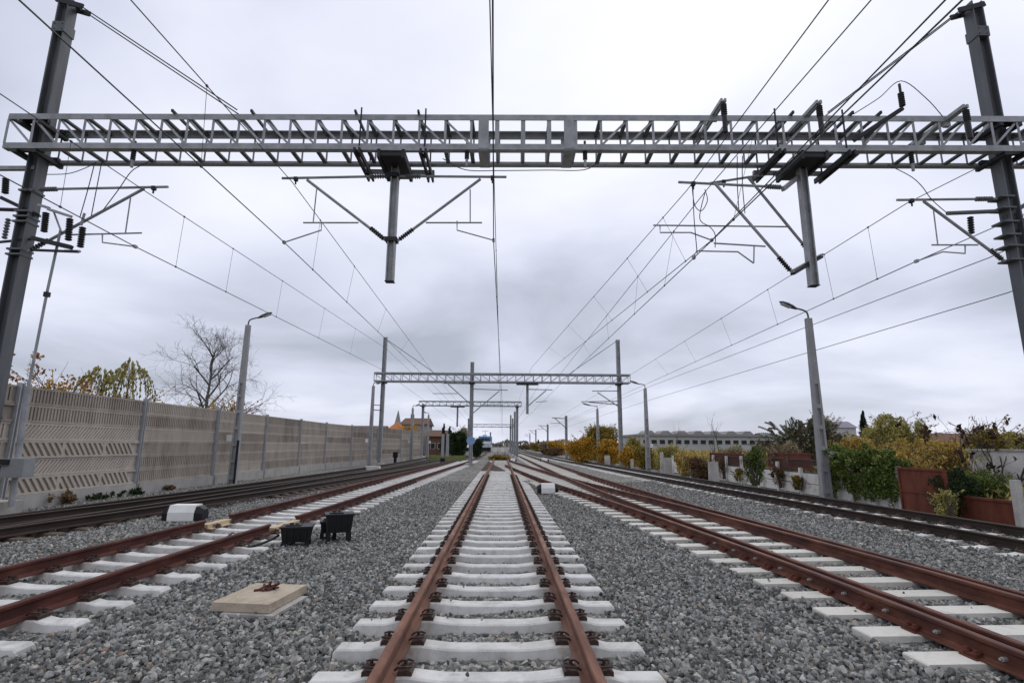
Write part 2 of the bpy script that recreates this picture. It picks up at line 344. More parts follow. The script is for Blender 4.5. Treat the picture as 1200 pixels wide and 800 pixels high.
def sleeper_mesh(name, m, L_=2.66, seat=.75, dip=.028, wt=.19, wb=.28):
    xs = [-L_/2, -L_/2+.03, -seat-.28, -seat-.16, -seat+.16, -seat+.30, -.32, 0, .32, seat-.30, seat-.16, seat+.16, seat+.28, L_/2-.03, L_/2]
    zt = [.022, .030, .030, .056, .056, .040, .056-dip, .054-dip, .056-dip, .040, .056, .056, .030, .030, .022]
    mb = MB(); vs = []; fs = []
    for x, z in zip(xs, zt):
        e = .02 if abs(x) > L_/2-.01 else 0
        vs += [(x, -wb/2, -.17), (x, -wt/2-.004, z-.012-e), (x, -wt/2+.012, z-e), (x, wt/2-.012, z-e), (x, wt/2+.004, z-.012-e), (x, wb/2, -.17)]
    k = 6
    for i in range(len(xs)-1):
        for j in range(k): fs.append((i*k+j, i*k+(j+1) % k, (i+1)*k+(j+1) % k, (i+1)*k+j))
    fs += [tuple(range(k)), tuple(range((len(xs)-1)*k+k-1, (len(xs)-1)*k-1, -1))]
    mb.add(vs, fs); return mb
def clip_mb(cx=0):
    """one rail seat: on both sides a guide plate, a bent spring clip and a screw"""
    mb = MB(); mb.box((cx, 0, .052), (.34, .15, .010))
    for s in (-1, 1):
        mb.prism([(cx+s*.079, .050), (cx+s*.185, .050), (cx+s*.185, .082), (cx+s*.15, .098), (cx+s*.10, .088), (cx+s*.079, .080)][::s], -.075, .075, 'y')
        for t in (-1, 1):
            mb.tube([(cx+s*.125, t*.018, .105), (cx+s*.168, t*.026, .108), (cx+s*.178, t*.055, .112), (cx+s*.14, t*.072, .118), (cx+s*.085, t*.068, .112), (cx+s*.055, t*.058, .090)], .009, 5)
        mb.tube([(cx+s*.128, 0, .09), (cx+s*.128, 0, .116)], .024, 8); mb.tube([(cx+s*.128, 0, .116), (cx+s*.128, 0, .146)], .015, 6)
    return mb
SLEEPERS = []      # (x, y, ang, half length, half width) near ones, to keep stones off
RAILS = []
def along(f, y0, y1, pitch):
    y = y0; out = []
    while y < y1:
        dx = (f(y+.2)-f(y-.2))/.4; out.append((f(y), y, -math.atan(dx))); y += pitch*math.cos(math.atan(dx))
    return out
def mb_place(src, x, y, a, dst):
    ca, sa = math.cos(a), math.sin(a)
    dst.add([(x+vx*ca-vy*sa, y+vx*sa+vy*ca, vz) for vx, vy, vz in src.v], src.f)
def lay_track(t, f, y0, yfar, pitch, slm, clm, sl_src, nsl, nclip, hl=1.33, jit=.0, hw=.115):
    pos = along(f, y0, yfar, pitch); rest = MB()
    k = 0
    for i, (x, y, a) in enumerate(pos):
        a += random.uniform(-1, 1)*jit; 
        if y < 26: SLEEPERS.append((x, y, a, hl, hw))
        if i < nsl:
            s = put('sleeper', slm, t, (x-t.location.x, y, random.uniform(-.004, .003)), a)
            if k < nclip and clm:
                for sx in (-.75, .75): put('rail_fastening', clm, s, (sx, 0, 0)); k += 1
        else: mb_place(sl_src, x, y, a, rest)
    if len(rest.v):
        o = rest.build('sleeper', slm.materials[0].name if False else 'conc', t); o.data.materials.clear(); o.data.materials.append(slm.materials[0]); o['kind'] = 'stuff'
SL = sleeper_mesh('sleeper', 'conc'); sl_conc = SL.mesh('sleeper', 'conc'); clip_me = clip_mb().mesh('rail_fastening', 'clip')
# main track
tMain = thing('railway_track', 'rust brown railway track on white concrete sleepers running straight ahead through the middle', 'railway track', group='railway tracks')
for s in (-.75, .75):
    rail_mb(cMain, s, -5, 130).build('rail', 'rust', tMain); RAILS.append((cMain, s))
lay_track(tMain, cMain, .62, 36.5, .632, sl_conc, clip_me, SL, 60, 96)
SLd = sleeper_mesh('sleeper', 'brownbearer', dip=0); sl_d = SLd.mesh('sleeper', 'brownbearer')
restd = MB()
for x, y, a in along(cMain, 36.9, 100, .62): mb_place(SLd, x, y, a, restd)
tag(restd.build('timber_bearer', 'brownbearer', tMain), kind='stuff')
# left rusty track with the two gaps
tLA = thing('railway_track', 'maroon railway track left of the middle, pale planks filling a gap in its rails', 'railway track', group='railway tracks')
for s, a, b in ((-.75, 11.15, 12.05), (.75, 10.75, 11.95)):
    rail_mb(cLA, s, -4, a).build('rail', 'rustdark', tLA); rail_mb(cLA, s, b, 190).build('rail', 'rustdark', tLA); RAILS.append((cLA, s))
    mb = MB(); ym = (a+b)/2; dx = (cLA(ym+.2)-cLA(ym-.2))/.4
    mb.box((cLA(ym)+s, ym, .105), (.16, b-a-.05, .085), (1, -dx, 0), (dx, 1, 0))
    mb.box((cLA(ym)+s+.03, ym-.05, .063), (.24, (b-a)*.8, .02), (1, -dx, 0), (dx, 1, 0))
    mb.build('gap_plank', 'yellowwood', tLA)
lay_track(tLA, cLA, 3.2, 60, .63, sl_conc, clip_me, SL, 80, 70)
# two dark tracks by the barrier
tLB = thing('railway_track', 'dark old railway track nearest the concrete noise barrier', 'railway track', group='railway tracks')
for s in (-.75, .75): rail_mb(cLB, s, 6, 150).build('rail', 'oldrail', tLB); RAILS.append((cLB, s))
sl_old = SL.mesh('sleeper', 'oldconc'); sl_bro = SLd.mesh('sleeper', 'brownbearer')
lay_track(tLB, cLB, 8.5, 60, .63, sl_bro, clip_me, SLd, 75, 40)
tLC = thing('railway_track', 'dark railway track branching off the one beside the noise barrier', 'railway track', group='railway tracks')
for s in (-.75, .75): rail_mb(cLC, s, 9.2 if s > 0 else 11.2, 90).build('rail', 'oldrail', tLC); RAILS.append((cLC, s))
lay_track(tLC, cLC, 18.5, 70, .63, sl_bro, None, SLd, 70, 0)
# right turnout: straight track + the track that swings over to the middle one
tS = thing('railway_turnout', 'red brown turnout on wide cream concrete sleepers joining the middle track from the right', 'turnout', group='railway tracks')
for f, s, y1 in ((cS, -.75, 300), (cS, .75, 300), (cX, -.75, 43), (cX, .75, 56)):
    rail_mb(f, s, -4, y1).build('rail', 'rustred', tS); RAILS.append((f, s))
tsl = []
def wide_sleeper(x0, x1):
    mb = MB(); c = (x0+x1)/2; h = (x1-x0)/2
    mb.prism([(-h, -.15), (-h, .045), (-h+.012, .056), (h-.012, .056), (h, .045), (h, -.15)][::-1], -.135, .135, 'y'); return mb
y = 2.2; i = 0; restS = MB(); nb = 0
plate = MB(); plate.box((0, 0, .0615), (.30, .16, .013)); plate.box((-.1, 0, .08), (.05, .12, .03)); plate.box((.1, 0, .08), (.05, .12, .03))
for sx in (-.11, .11):
    for sy in (-.045, .045): plate.tube([(sx, sy, .07), (sx, sy, .125)], .018, 6); plate.tube([(sx, sy, .095), (sx, sy, .108)], .03, 8)
    plate.tube([(sx*.95, -.06, .10), (sx*.65, -.05, .105), (sx*.6, .05, .105), (sx*.95, .06, .10)], .011, 5)
plate_me = plate.mesh('baseplate', 'rustplate')
while y < 100:
    a, b = cS(y), cX(y)
    lo = min(a, b)-1.3; hi = max(a, b)+1.3
    if y < 33:
        me = wide_sleeper(lo, hi); ang = -math.atan((cS(y+.2)-cS(y-.2)+cX(y+.2)-cX(y-.2))/.8)
        s = put('sleeper', me.mesh('sleeper', 'tconc'), tS, ((lo+hi)/2, y, 0), ang)
        if y < 26: SLEEPERS.append(((lo+hi)/2, y, ang, (hi-lo)/2, .145))
        if nb < 96:
            for f, sd in ((cX, -.75), (cS, .75)):
                lx = f(y)+sd+(.045 if f is cX else -.045)-(lo+hi)/2; put('baseplate', plate_me, s, (lx, 0, 0), 0); nb += 1
    else:
        mb_place(wide_sleeper(-1.3, 1.3), cS(y), y, -math.atan((cS(y+.2)-cS(y-.2))/.4), restS)
        if y < 60: mb_place(wide_sleeper(-1.3, 1.3), cX(y), y+.05, -math.atan((cX(y+.2)-cX(y-.2))/.4), restS)
    y += .63
o = restS.build('sleeper', 'tconc', tS); o['kind'] = 'stuff'
bm_ = MB(); yy = 3.3
for f, sd, s2 in ((cX, -.75, -1),):
    yy = 3.2
    while yy < 9.5:
        c = Vector((f(yy)+sd, yy, HZ+.075)); bm_ = MB(); bm_.tube([c+Vector((s2*.008, 0, 0)), c+Vector((s2*.045, 0, 0))], .018, 6); bm_.tube([c+Vector((s2*.045, 0, 0)), c+Vector((s2*.065, 0, 0))], .011, 6)
        bm_.build('web_bolt', 'bolt', tS); yy += .62
fm = MB(); yj = 5.9; dx = (cS(yj+.2)-cS(yj-.2))/.4
fm.box((cS(yj)+.75-.022, yj, HZ+.07), (.02, .5, .075), (1, -dx, 0), (dx, 1, 0)); fm.build('joint_plate', 'yellowwood', tS)
# right main line
tRM = thing('railway_track', 'almost black railway track farthest right, beside the white wall and rusty fence', 'railway track', group='railway tracks')
for s in (-.75, .75): rail_mb(cRM, s, 5, 300).build('rail', 'oldrail', tRM); RAILS.append((cRM, s))
lay_track(tRM, cRM, 7.3, 75, .62, sl_conc, clip_me, SL, 95, 60, hw=.055)

# ------------------------------------------------------------------ ground, ballast, stones
def sheet(name, xs, ys, z, m, zf=None, kind='structure'):
    mb = MB(); vs = []; fs = []
    for yv in ys:
        for xv in xs: vs.append((xv, yv, z+(zf(xv, yv) if zf else 0)))
    n = len(xs)
    for i in range(len(ys)-1):
        for j in range(n-1): fs.append((i*n+j, i*n+j+1, (i+1)*n+j+1, (i+1)*n+j))
    mb.add(vs, fs); o = mb.build(name, m); o['kind'] = kind; return o
sheet('ground', [-2500, -400, -60, -14, 13, 60, 400, 2500], [-400, -20, 30, 100, 300, 900, 3000], -.12, 'soil')
def bedz(x, y):
    d = abs(x-cRM(y)); e = .058*min(1, max(0, (1.75-d)/.4)) if y < 330 else 0
    if y < 36:
        m_ = (cS(y)+cX(y))/2; hw_ = abs(cS(y)-cX(y))/2+1.55; e = max(e, .055*min(1, max(0, (hw_-abs(x-m_))/.35))*min(1, max(0, (34-y)/8)))
    return e+.018*math.sin(x*1.7+y*.6)*math.sin(y*.9-x*.4)+.012*math.sin(x*4.1)*math.sin(y*3.3)
sheet('ballast', list(np.linspace(-13.2, 11.6, 125)), list(np.concatenate([np.linspace(-6, 30, 181), np.linspace(30.6, 90, 100), np.linspace(95, 420, 40)])), -.048, 'ballast', bedz)
# loose stones of the near bed: one object, far too many to count
pts = []; dens = 520
for (ya, yb, dn) in ((2.6, 8, 840), (8, 14, 680), (14, 21, 500), (21, 27, 330)):
    ar = (yb-ya)*26; n = int(ar*dn); P = np.empty((n, 2)); P[:, 0] = rng.uniform(-13, 12, n); P[:, 1] = rng.uniform(ya, yb, n)
    keep = (P[:, 0] > -1.04*P[:, 1]-.6) & (P[:, 0] < 1.04*P[:, 1]+.9) & (P[:, 0] > -13) & (P[:, 0] < 11.3)
    pts.append(P[keep])
P = np.concatenate(pts); n = len(P)
z = -.048+np.array([bedz(a, b) for a, b in P])+rng.uniform(-.012, .028, n)
scl = rng.uniform(.55, 1.25, n)**1.15
ok = np.ones(n, bool); crib = np.zeros(n, bool); thrown = np.zeros(n, bool)
for (x, y, a, hl, hw) in SLEEPERS:
    near = np.abs(P[:, 1]-y) < 1.0
    idx = np.nonzero(near)[0]
    dxv = P[idx, 0]-x; dyv = P[idx, 1]-y; lx = dxv*math.cos(a)+dyv*math.sin(a); ly = -dxv*math.sin(a)+dyv*math.cos(a)
    ins = (np.abs(lx) < hl+.015) & (np.abs(ly) < hw+.022)
    lie = ins & (rng.random(len(idx)) < .012) & (np.abs(lx) < hl-.1) & (np.abs(ly) < .08) & (np.abs(np.abs(lx)-.75) > .25)
    ok[idx[ins & ~lie]] = False; thrown[idx[lie]] = True
    cb = (np.abs(lx) < hl-.12) & (np.abs(ly) < .34); crib[idx[cb]] = True
    en = (np.abs(lx) > hl-.12) & (np.abs(lx) < hl+.1) & (np.abs(ly) < .3); z[idx[en]] += .012
z[crib] -= .02
for f, s in RAILS:
    fx = np.array([f(b) for b in P[:, 1]])+s
    under = (np.abs(P[:, 0]-fx) < .10) & (P[:, 1] < 28)
    z[under] = np.minimum(z[under], .012); 
z[thrown] = .062; scl[thrown] *= .6
P = P[ok]; z = z[ok]; scl = scl[ok]; n = len(P)
# a few stones thrown onto sleeper ends are left out of the bed on purpose
me = bpy.data.meshes.new('ballast_stones'); me.vertices.add(n)
me.vertices.foreach_set('co', np.column_stack([P, z]).astype(np.float32).ravel())
def attr(nm, tp, data, key):
    a = me.attributes.new(nm, tp, 'POINT'); a.data.foreach_set(key, np.asarray(data).ravel())
attr('rot', 'FLOAT_VECTOR', rng.uniform(-PI, PI, (n, 3)).astype(np.float32), 'vector')
attr('scl', 'FLOAT', scl.astype(np.float32), 'value')
attr('pick', 'INT', rng.integers(0, 10, n).astype(np.int32), 'value')
stones = tag(bpy.data.objects.new('ballast_stones', me), kind='stuff'); COL.objects.link(stones)
stones['label'] = 'grey crushed stone covering the track bed'; stones['category'] = 'gravel'
scol = bpy.data.collections.new('stone_shapes')
import bmesh
for k in range(10):
    bm = bmesh.new(); q = np.array((rng.uniform(.9, 1.3), rng.uniform(.75, 1.0), rng.uniform(.55, .85)))
    for v in range(13):
        d = rng.normal(size=3); d /= np.linalg.norm(d); bm.verts.new(Vector(d*q*rng.uniform(.82, 1.12)*.034))
    hl_ = bmesh.ops.convex_hull(bm, input=bm.verts[:]); bmesh.ops.delete(bm, geom=[g for g in hl_['geom_interior'] if isinstance(g, bmesh.types.BMVert)], context='VERTS')
    sm = bpy.data.meshes.new('stone_shape'); bm.to_mesh(sm); bm.free(); sm.materials.append(M['stone'])
    scol.objects.link(bpy.data.objects.new('stone_shape', sm))
ng = bpy.data.node_groups.new('scatter', 'GeometryNodeTree')
ng.interface.new_socket('Geometry', in_out='INPUT', socket_type='NodeSocketGeometry'); ng.interface.new_socket('Geometry', in_out='OUTPUT', socket_type='NodeSocketGeometry')
gi = ng.nodes.new('NodeGroupInput'); go = ng.nodes.new('NodeGroupOutput'); ip = ng.nodes.new('GeometryNodeInstanceOnPoints'); ci = ng.nodes.new('GeometryNodeCollectionInfo')
ci.inputs['Collection'].default_value = scol; ci.inputs['Separate Children'].default_value = True; ci.inputs['Reset Children'].default_value = True
def na(nm, tp):
    a = ng.nodes.new('GeometryNodeInputNamedAttribute'); a.data_type = tp; a.inputs['Name'].default_value = nm; return a.outputs['Attribute']
ng.links.new(gi.outputs[0], ip.inputs['Points']); ng.links.new(ci.outputs[0], ip.inputs['Instance']); ip.inputs['Pick Instance'].default_value = True
ng.links.new(na('pick', 'INT'), ip.inputs['Instance Index']); ng.links.new(na('rot', 'FLOAT_VECTOR'), ip.inputs['Rotation']); ng.links.new(na('scl', 'FLOAT'), ip.inputs['Scale'])
ng.links.new(ip.outputs[0], go.inputs[0])
stones.modifiers.new('scatter', 'NODES').node_group = ng
# ------------------------------------------------------------------ gantries
GS = -.0236; GY = 12.15
def onG(x, y, off=.42):
    d = ray(x, y); return CAM+d*((GY+off)/(d.y-GS*d.x))
def hsec(mb, c, z0, z1, s=.30, t=.035, ang=0):
    h = s/2; w_ = .012
    P_ = [(-h, -h), (-h+t, -h), (-h+t, -w_), (h-t, -w_), (h-t, -h), (h, -h), (h, h), (h-t, h), (h-t, w_), (-h+t, w_), (-h+t, h), (-h, h)]
    ca, sa = math.cos(ang), math.sin(ang)
    mb.prism([(c[0]+a*ca-b*sa, c[1]+a*sa+b*ca) for a, b in P_], z0, z1); return mb
def truss(t, A, B, zb, zt, dp, pitch, cw, splices=(), mid=None, label=None):
    A = Vector((A[0], A[1], 0)); B = Vector((B[0], B[1], 0)); u = (B-A).normalized(); nrm = Vector((-u.y, u.x, 0)); Ln = (B-A).length
    root = bpy.data.objects.new('truss', None); COL.objects.link(root); root.parent = t; root.matrix_parent_inverse = Matrix.Translation(-t.location)
    def pt(s, d, z): return A+u*s+nrm*d+Vector((0, 0, z))
    def B_(mb, name, m='steel'):
        o = bpy.data.objects.new(name, mb.mesh(name, m)); COL.objects.link(o); o.parent = root
    for d in (0, dp):
        for z in (zb, zt):
            mb = MB()
            mb.bar(pt(0, d, z), pt(Ln, d, z), cw*.25 if False else .02, cw, off=0)
            mb.bar(pt(0, d+(.02+cw/2-.01 if d == 0 else -cw/2-.01), z+(cw/2-.01)*(1 if z == zt else -1)), pt(Ln, d+(.02+cw/2-.01 if d == 0 else -cw/2-.01), z+(cw/2-.01)*(1 if z == zt else -1)), cw-.02, .018)
            B_(mb, 'chord')
    mid = mid or [Ln/2, Ln/2]; n = int(Ln/pitch); lace = {(k, h): MB() for k in ('front', 'rear', 'top', 'bottom') for h in 'ab'}; batt = []; cross = []; upn = set()
    for i in range(n+1):
        s = i*Ln/n; H = 'a' if s < (mid[0]+mid[1])/2 else 'b'; inm = mid[1] > mid[0] and mid[0]-.2 < s < mid[1]+.2
        if inm:
            bb = MB()
            for d in (.012, dp-.012): bb.bar(pt(s, d, zb+cw*.3), pt(s, d, zt-cw*.3), .11, .012, up=nrm)
            for z in (zb, zt): bb.bar(pt(s, .0, z+.006), pt(s, dp, z+.006), .07, .04)
            bb.bar(pt(s, dp-.012, zt-cw*.3), pt(s, dp-.012, zt+.01), .07, .02, up=nrm); batt.append(bb); continue
        lace['front', H].bar(pt(s, .012, zb+cw*.4), pt(s, .012, zt-cw*.4), .06, .012, up=nrm)
        up_ = MB(); up_.bar(pt(s, dp-.012, zb+cw*.4), pt(s, dp-.012, zt-cw*.4), .045, .012, up=nrm); batt.append(up_); upn.add(id(up_))
        for z in (zb, zt):
            cm = MB(); cm.bar(pt(s, .03, z+.006), pt(s, dp-.03, z+.006), .10 if pitch < .9 else .08, .05); cross.append(cm)
        if i < n:
            s2 = (i+1)*Ln/n; mm = (s+s2)/2
            if mid[1] > mid[0] and mid[0]-.2 < mm < mid[1]+.2: continue
            H = 'a' if mm < (mid[0]+mid[1])/2 else 'b'
            a, b = (s, s2) if mm < (mid[0]+mid[1])/2 else (s2, s)
            for d, k in ((.036, 'front'),):
                lace[k, H].bar(pt(a, d, zt-cw*.4), pt(b, d, zb+cw*.4), .055, .012, up=nrm)
    for k in lace:
        if lace[k].v: B_(lace[k], 'lacing')
    for bb in batt: B_(bb, 'upright' if id(bb) in upn else 'batten')
    for cm in cross: B_(cm, 'cross_member', 'mast')  # cross members get a darker steel than chords and lacing
    for s in splices:
        mb = MB()
        for d in (-.014, dp+.014): mb.bar(pt(s, d, zb-.05), pt(s, d, zt+.05), .26, .012, up=nrm)
        mb.bar(pt(s, 0.0, zb-cw/2-.012), pt(s, dp, zb-cw/2-.012), .26, .012)
        B_(mb, 'splice_plate')
    return root, pt
# front gantry
zb1, zt1 = 9.05, 9.86
tg = thing('catenary_gantry', 'big grey lattice gantry spanning the whole view overhead, nearest of the gantries', 'gantry', (0, 12.3, 0), 'lattice gantries over the tracks')
LX0 = -12.62; LX1 = 14.2
A_ = (LX0, GY+GS*LX0); B_ = (LX1, GY+GS*LX1)
sp1 = onG(567, 150, 0).x-LX0; sp2 = onG(667, 150, 0).x-LX0
truss(tg, A_, B_, zb1, zt1, .86, .64, .155, (sp1, sp2), (sp1, sp2))
for (px, py), tp in (((56, 131), onG(82, 1).z), ((1171, 180), onG(1131, 6).z)):
    c = onG(px, py); sg = 1 if c.x < 0 else -1
    ms = hsec(MB(), c, -.4, tp, .30).build('mast', 'mast', tg)
    b = MB(); b.box((c.x, c.y, tp-.95), (.345, .345, .30)); 
    for q in (-.1, .1):
        for r in (-.08, .08): b.tube([(c.x+q, c.y-.172, tp-.95+r), (c.x+q, c.y-.19, tp-.95+r)], .018, 6)
    def sub(mb, name, m, par):
        o = bpy.data.objects.new(name, mb.mesh(name, m)); COL.objects.link(o); o.parent = par; return o
    sub(b, 'mast_band', 'mast', ms)
    b = MB()
    for q in (-.13, .13): b.bar((c.x-.22*sg, c.y+q, tp-.08), (c.x+.52*sg, c.y+q, tp-.30), .05, .14)
    b.box((c.x+.30*sg, c.y, tp-.23), (.08, .3, .08))
    sub(b, 'tie_bracket', 'darksteel', ms)
    for z in (zb1-.02, zt1-.02):
        b = MB()
        for q in (-.24, .24): b.box((c.x, c.y+q, z), (.62, .10, .10))
        for q in (-.24, .24): b.box((c.x+q, c.y, z-.11), (.10, .86, .10))
        sub(b, 'truss_seat', 'darksteel', ms)
    for q in (-.15, .15):
        p0 = Vector((c.x+.45*sg, c.y+q, tp-.28)); e_ = onG(281, 133) if sg > 0 else onG(966, 136); e_.y += q
        MB().tube([p0, e_], .016, 6).build('tie_rod', 'darksteel', tg)
# arms on top of the truss that carry line insulators
for (px, py, Lb) in ((848, 117, 1.15), (960, 119, 1.25), (1132, 124, 1.15)):
    c = onG(px, py, -.55); mb = MB(); q = Vector((GS*0, 1, 0))
    for dx in (-.045, .045): mb.bar(c+Vector((dx, 0, 0)), c+Vector((dx, Lb+.75, 0)), .05, .09)
    mb.box((c.x, c.y+.6, c.z-.11), (.14, .10, .14)); mb.box((c.x, c.y+1.4, c.z-.11), (.14, .10, .14))
    o = mb.build('insulator_arm', 'steel', tg)
    b = MB(); b.ribbed((c.x, c.y+.03, c.z-.10), (c.x, c.y+.03, c.z-.40), .075, 6, .7); b.tube([(c.x, c.y+.03, c.z-.04), (c.x, c.y+.03, c.z-.10)], .035); b.tube([(c.x, c.y+.03, c.z-.40), (c.x, c.y+.03, c.z-.85)], .06)
    sub(b, 'insulator', 'ins', o)
# cross bars over the upper chords
for px in (201, 294, 416, 490, 930, 1000, 1033):
    c = onG(px, 133, -.12); MB().bar((c.x, c.y, zt1+.105), (c.x, c.y+1.15, zt1+.105), .05, .07).build('cross_bar', 'darksteel', tg)
# the bar with an upright insulator at right
a0 = onG(1000, 165, -.1); a1 = onG(1058, 127, -.5)
o = MB().bar(a0, a1, .07, .09).build('insulator_arm', 'darksteel', tg)
b = MB(); b.ribbed(a1+Vector((0, 0, .05)), a1+Vector((0, 0, .42)), .07, 7, .7); b.tube([a1+Vector((0, 0, .42)), a1+Vector((0, 0, .66))], [.03, .065, .05, .05][0], 8); sub(b, 'insulator', 'ins', o)
# hanging posts
def droppost(label, top, bot, width, plates, span):
    a = onG(*top); b = onG(*bot); t = thing('hanging_post', label, 'hanging post', (a.x, a.y, zb1), 'posts hanging under the front gantry')
    c = Vector(((a.x+b.x)/2, (a.y+b.y)/2, 0))
    o = hsec(MB(), c, b.z, zb1-.12, width, .03).build('post', 'steel', t)
    cap = MB(); cap.box((c.x, c.y, b.z-.006), (width+.03, width+.03, .012)); cap.build('end_plate', 'darksteel', t)
    w2 = span/2
    for d in (-.56, .56): MB().box((c.x, c.y+d-.02, zb1-.17), (span, .09, .10)).build('carrier_beam', 'steel', t)
    for s in (-w2+.12, w2-.12):
        fr = MB()
        for k in (-.06, .06): fr.box((c.x+s+k, c.y, zb1-.29), (.05, 1.5, .13))
        for d in (-.55, .51): fr.tube([(c.x+s, c.y+d, zb1-.3), (c.x+s, c.y+d, zt1+.17)], .022, 6)
        for d in (-.5, .5): fr.box((c.x+s, c.y+d, zb1-.29), (.12, .06, .09))
        fr.build('clamp_frame', 'darksteel', t)
    fr = MB(); fr.box((c.x-.30, c.y, zb1-.30), (.08, 1.25, .22)); fr.box((c.x+.30, c.y, zb1-.30), (.08, 1.25, .22)); fr.box((c.x, c.y, zb1-.30), (.52, 1.2, .10))
    fr.build('head_block', 'darksteel', t)
    return t, c
t1, c1 = droppost('grey post hanging below the front gantry, left one, carrying an arm on each side', (463.5, 195), (457, 330), .19, 1, 1.85)
t2, c2 = droppost('grey post hanging below the front gantry, right one, with paired arms on its left', (940, 205), (953, 335), .19, 1, 1.95)
# ------------------------------------------------------------------ cantilevers of the front gantry
def insul(p, q, r, par, m='ins', ribs=7):
    b = MB(); b.ribbed(p, q, r, ribs); return b.build('insulator', m, par)
def cant(label, tube, strut, reg, hang, steady, tins, sins, off=.42, rt=.033, group='cantilever arms of the front gantry', gm='greyins'):
    """every argument is a run of picture points, read on the plane of the gantry; tube and strut start at the mast"""
    G = lambda p: onG(p[0], p[1], off)
    base = G(tube[0]); t = thing('cantilever_arm', label, 'cantilever', base, group)
    MB().tube([G(p) for p in tube], rt, 8).build('top_tube', 'steel', t)
    MB().tube([G(p) for p in strut], rt*1.1, 8).build('strut', 'steel', t)
    MB().tube([G(p) for p in reg], rt*.65, 8).build('registration_tube', 'steel', t)
    if hang: MB().tube([G(p) for p in hang], rt*.5, 6).build('hanger', 'steel', t)
    mb = MB().tube([G(p) for p in steady], rt*.55, 6); mb.box(G(steady[-1]), (.06, .10, .07)); mb.build('steady_arm', 'steel', t)
    if tins:
        a, b_ = [G(p) for p in tins]; insul(a, b_, .062, t, gm)
    if sins:
        a, b_ = [G(p) for p in sins]; insul(a, b_, .062, t, 'ins')
    # the clamp that holds the messenger wire near the outer end of the tube
    e_ = G(tube[-1]); d = (G(tube[0])-e_).normalized(); c = e_+d*.36
    mb = MB(); mb.box(c-Vector((0, 0, .03)), (.09, .09, .10)); mb.tube([c-Vector((0, 0, .05)), c-Vector((0, 0, .17))], .022, 6); mb.build('wire_clamp', 'darksteel', t)
    return t
cant('left arm of the left hanging post, its tube reaching toward the noise barrier', [(457, 206.5), (330.5, 209)], [(452, 281.5), (360, 211)], [(420, 261), (355.5, 261)], [(371, 222), (367, 261)], [(376.6, 261), (376.6, 269.7), (333, 284)], [(453, 206.6), (433, 207)], [(450, 280), (434, 267)])
cant('right arm of the left hanging post, its tube reaching over the middle track', [(467, 206.5), (593.6, 207.5)], [(465.4, 282.5), (563, 210)], [(499, 261), (565, 261)], [(551, 222), (551, 261)], [(535.6, 259), (535.6, 269.7), (578.4, 281.5)], [(475, 206.8), (493, 207)], [(468, 280.5), (484, 268.5)])
cant('arm on the left mast carrying wires of the track beside the noise barrier', [(45, 222), (197, 219)], [(33, 295), (169, 221)], [(84, 275), (166, 273)], [(153, 232), (147, 273)], [(120, 275), (120, 284), (158.5, 289)], [(47, 222), (67, 221.6)], [(36, 293), (58, 281)], off=.35)
cant('arm on the right mast reaching over the farthest right track', [(1168, 233), (1051, 234.4)], [(1177, 306), (1082, 235.6)], [(1146, 287), (1092, 287)], [(1094, 247), (1099, 287)], [(1131, 288), (1131, 297), (1105, 295), (1074, 306)], [(1163, 233), (1143, 233.3)], [(1174, 304), (1160, 292)], off=.35)
cant('nearer arm of the right hanging post, with a bent steady arm', [(917.5, 219.6), (795, 213.5)], [(930, 321), (838.7, 216)], [(897, 288.7), (836.5, 285)], [(883.7, 289), (883.3, 308)], [(883.3, 308.5), (864.6, 295), (816, 294), (813, 302)], [(915, 219.5), (897, 218.6)], [(926, 317), (912, 301)], off=.05)
cant('farther arm of the right hanging post, its long low tube pointing left', [(946.7, 197), (832, 214.7)], [(955.7, 304), (876, 207)], [(922, 265.7), (765.6, 264)], None, [(773.5, 264), (773.5, 272.5), (809.5, 272.5), (834, 281.5)], [(925, 200.4), (905, 203.5)], [(952, 299.5), (940, 285)], off=.75)
mb = MB(); mb.bar(onG(917.5, 222, .02), onG(947, 198, .80), .09, .10); mb.build('arm_bracket', 'steel', t2)
mb = MB(); mb.bar(onG(928.7, 321, .02), onG(962.5, 301, .80), .10, .06); mb.bar(onG(928.7, 317, .02), onG(962.5, 298, .80), .10, .03); mb.build('arm_bracket', 'darksteel', t2)
for y in (206.7, 281.5): mb = MB(); c = onG(461 if y < 250 else 459, y); mb.box(c, (.30, .26, .10)); mb.build('arm_bracket', 'darksteel', t1)
# feeder insulator on right mast
t = thing('feeder_bracket', 'grey insulated bar on the right mast with a black insulator below', 'bracket', onG(1165, 248))
MB().tube([onG(1168, 247.5), onG(1110, 250)], .055, 8).build('bar', 'greyins', t); insul(onG(1137, 254), onG(1138.5, 274), .07, t)
mb = MB()
for y in (233, 246, 262, 277, 290, 306): c = onG(1176+.17*(y-250), y); mb.box(c, (.37, .37, .045))
mb.build('clamp_band', 'mast', tg)
mb = MB()
for y in (226, 250, 256, 262, 294, 300): c = onG(38-.2*(y-222), y); mb.box(c, (.37, .37, .045))
mb.build('clamp_band', 'mast', tg)
t = thing('feeder_bracket', 'outward bracket on the right mast reaching out of view to the right', 'bracket', onG(1180, 262))
MB().bar(onG(1176, 255), onG(1215, 232), .10, .10).build('bar', 'mast', t); insul(onG(1192, 247), onG(1203, 268), .06, t); MB().bar(onG(1180, 275), onG(1215, 262), .06, .06).build('bar', 'darksteel', t)
t = thing('feeder_bracket', 'outward bracket on the left mast with black insulators at the picture edge', 'bracket', onG(30, 200))
MB().bar(onG(42, 197.5), onG(-14, 197.5), .10, .10).build('bar', 'steel', t); insul(onG(7, 209), onG(6, 227), .075, t); MB().bar(onG(44, 252), onG(2, 232), .10, .09).build('bar', 'darksteel', t)
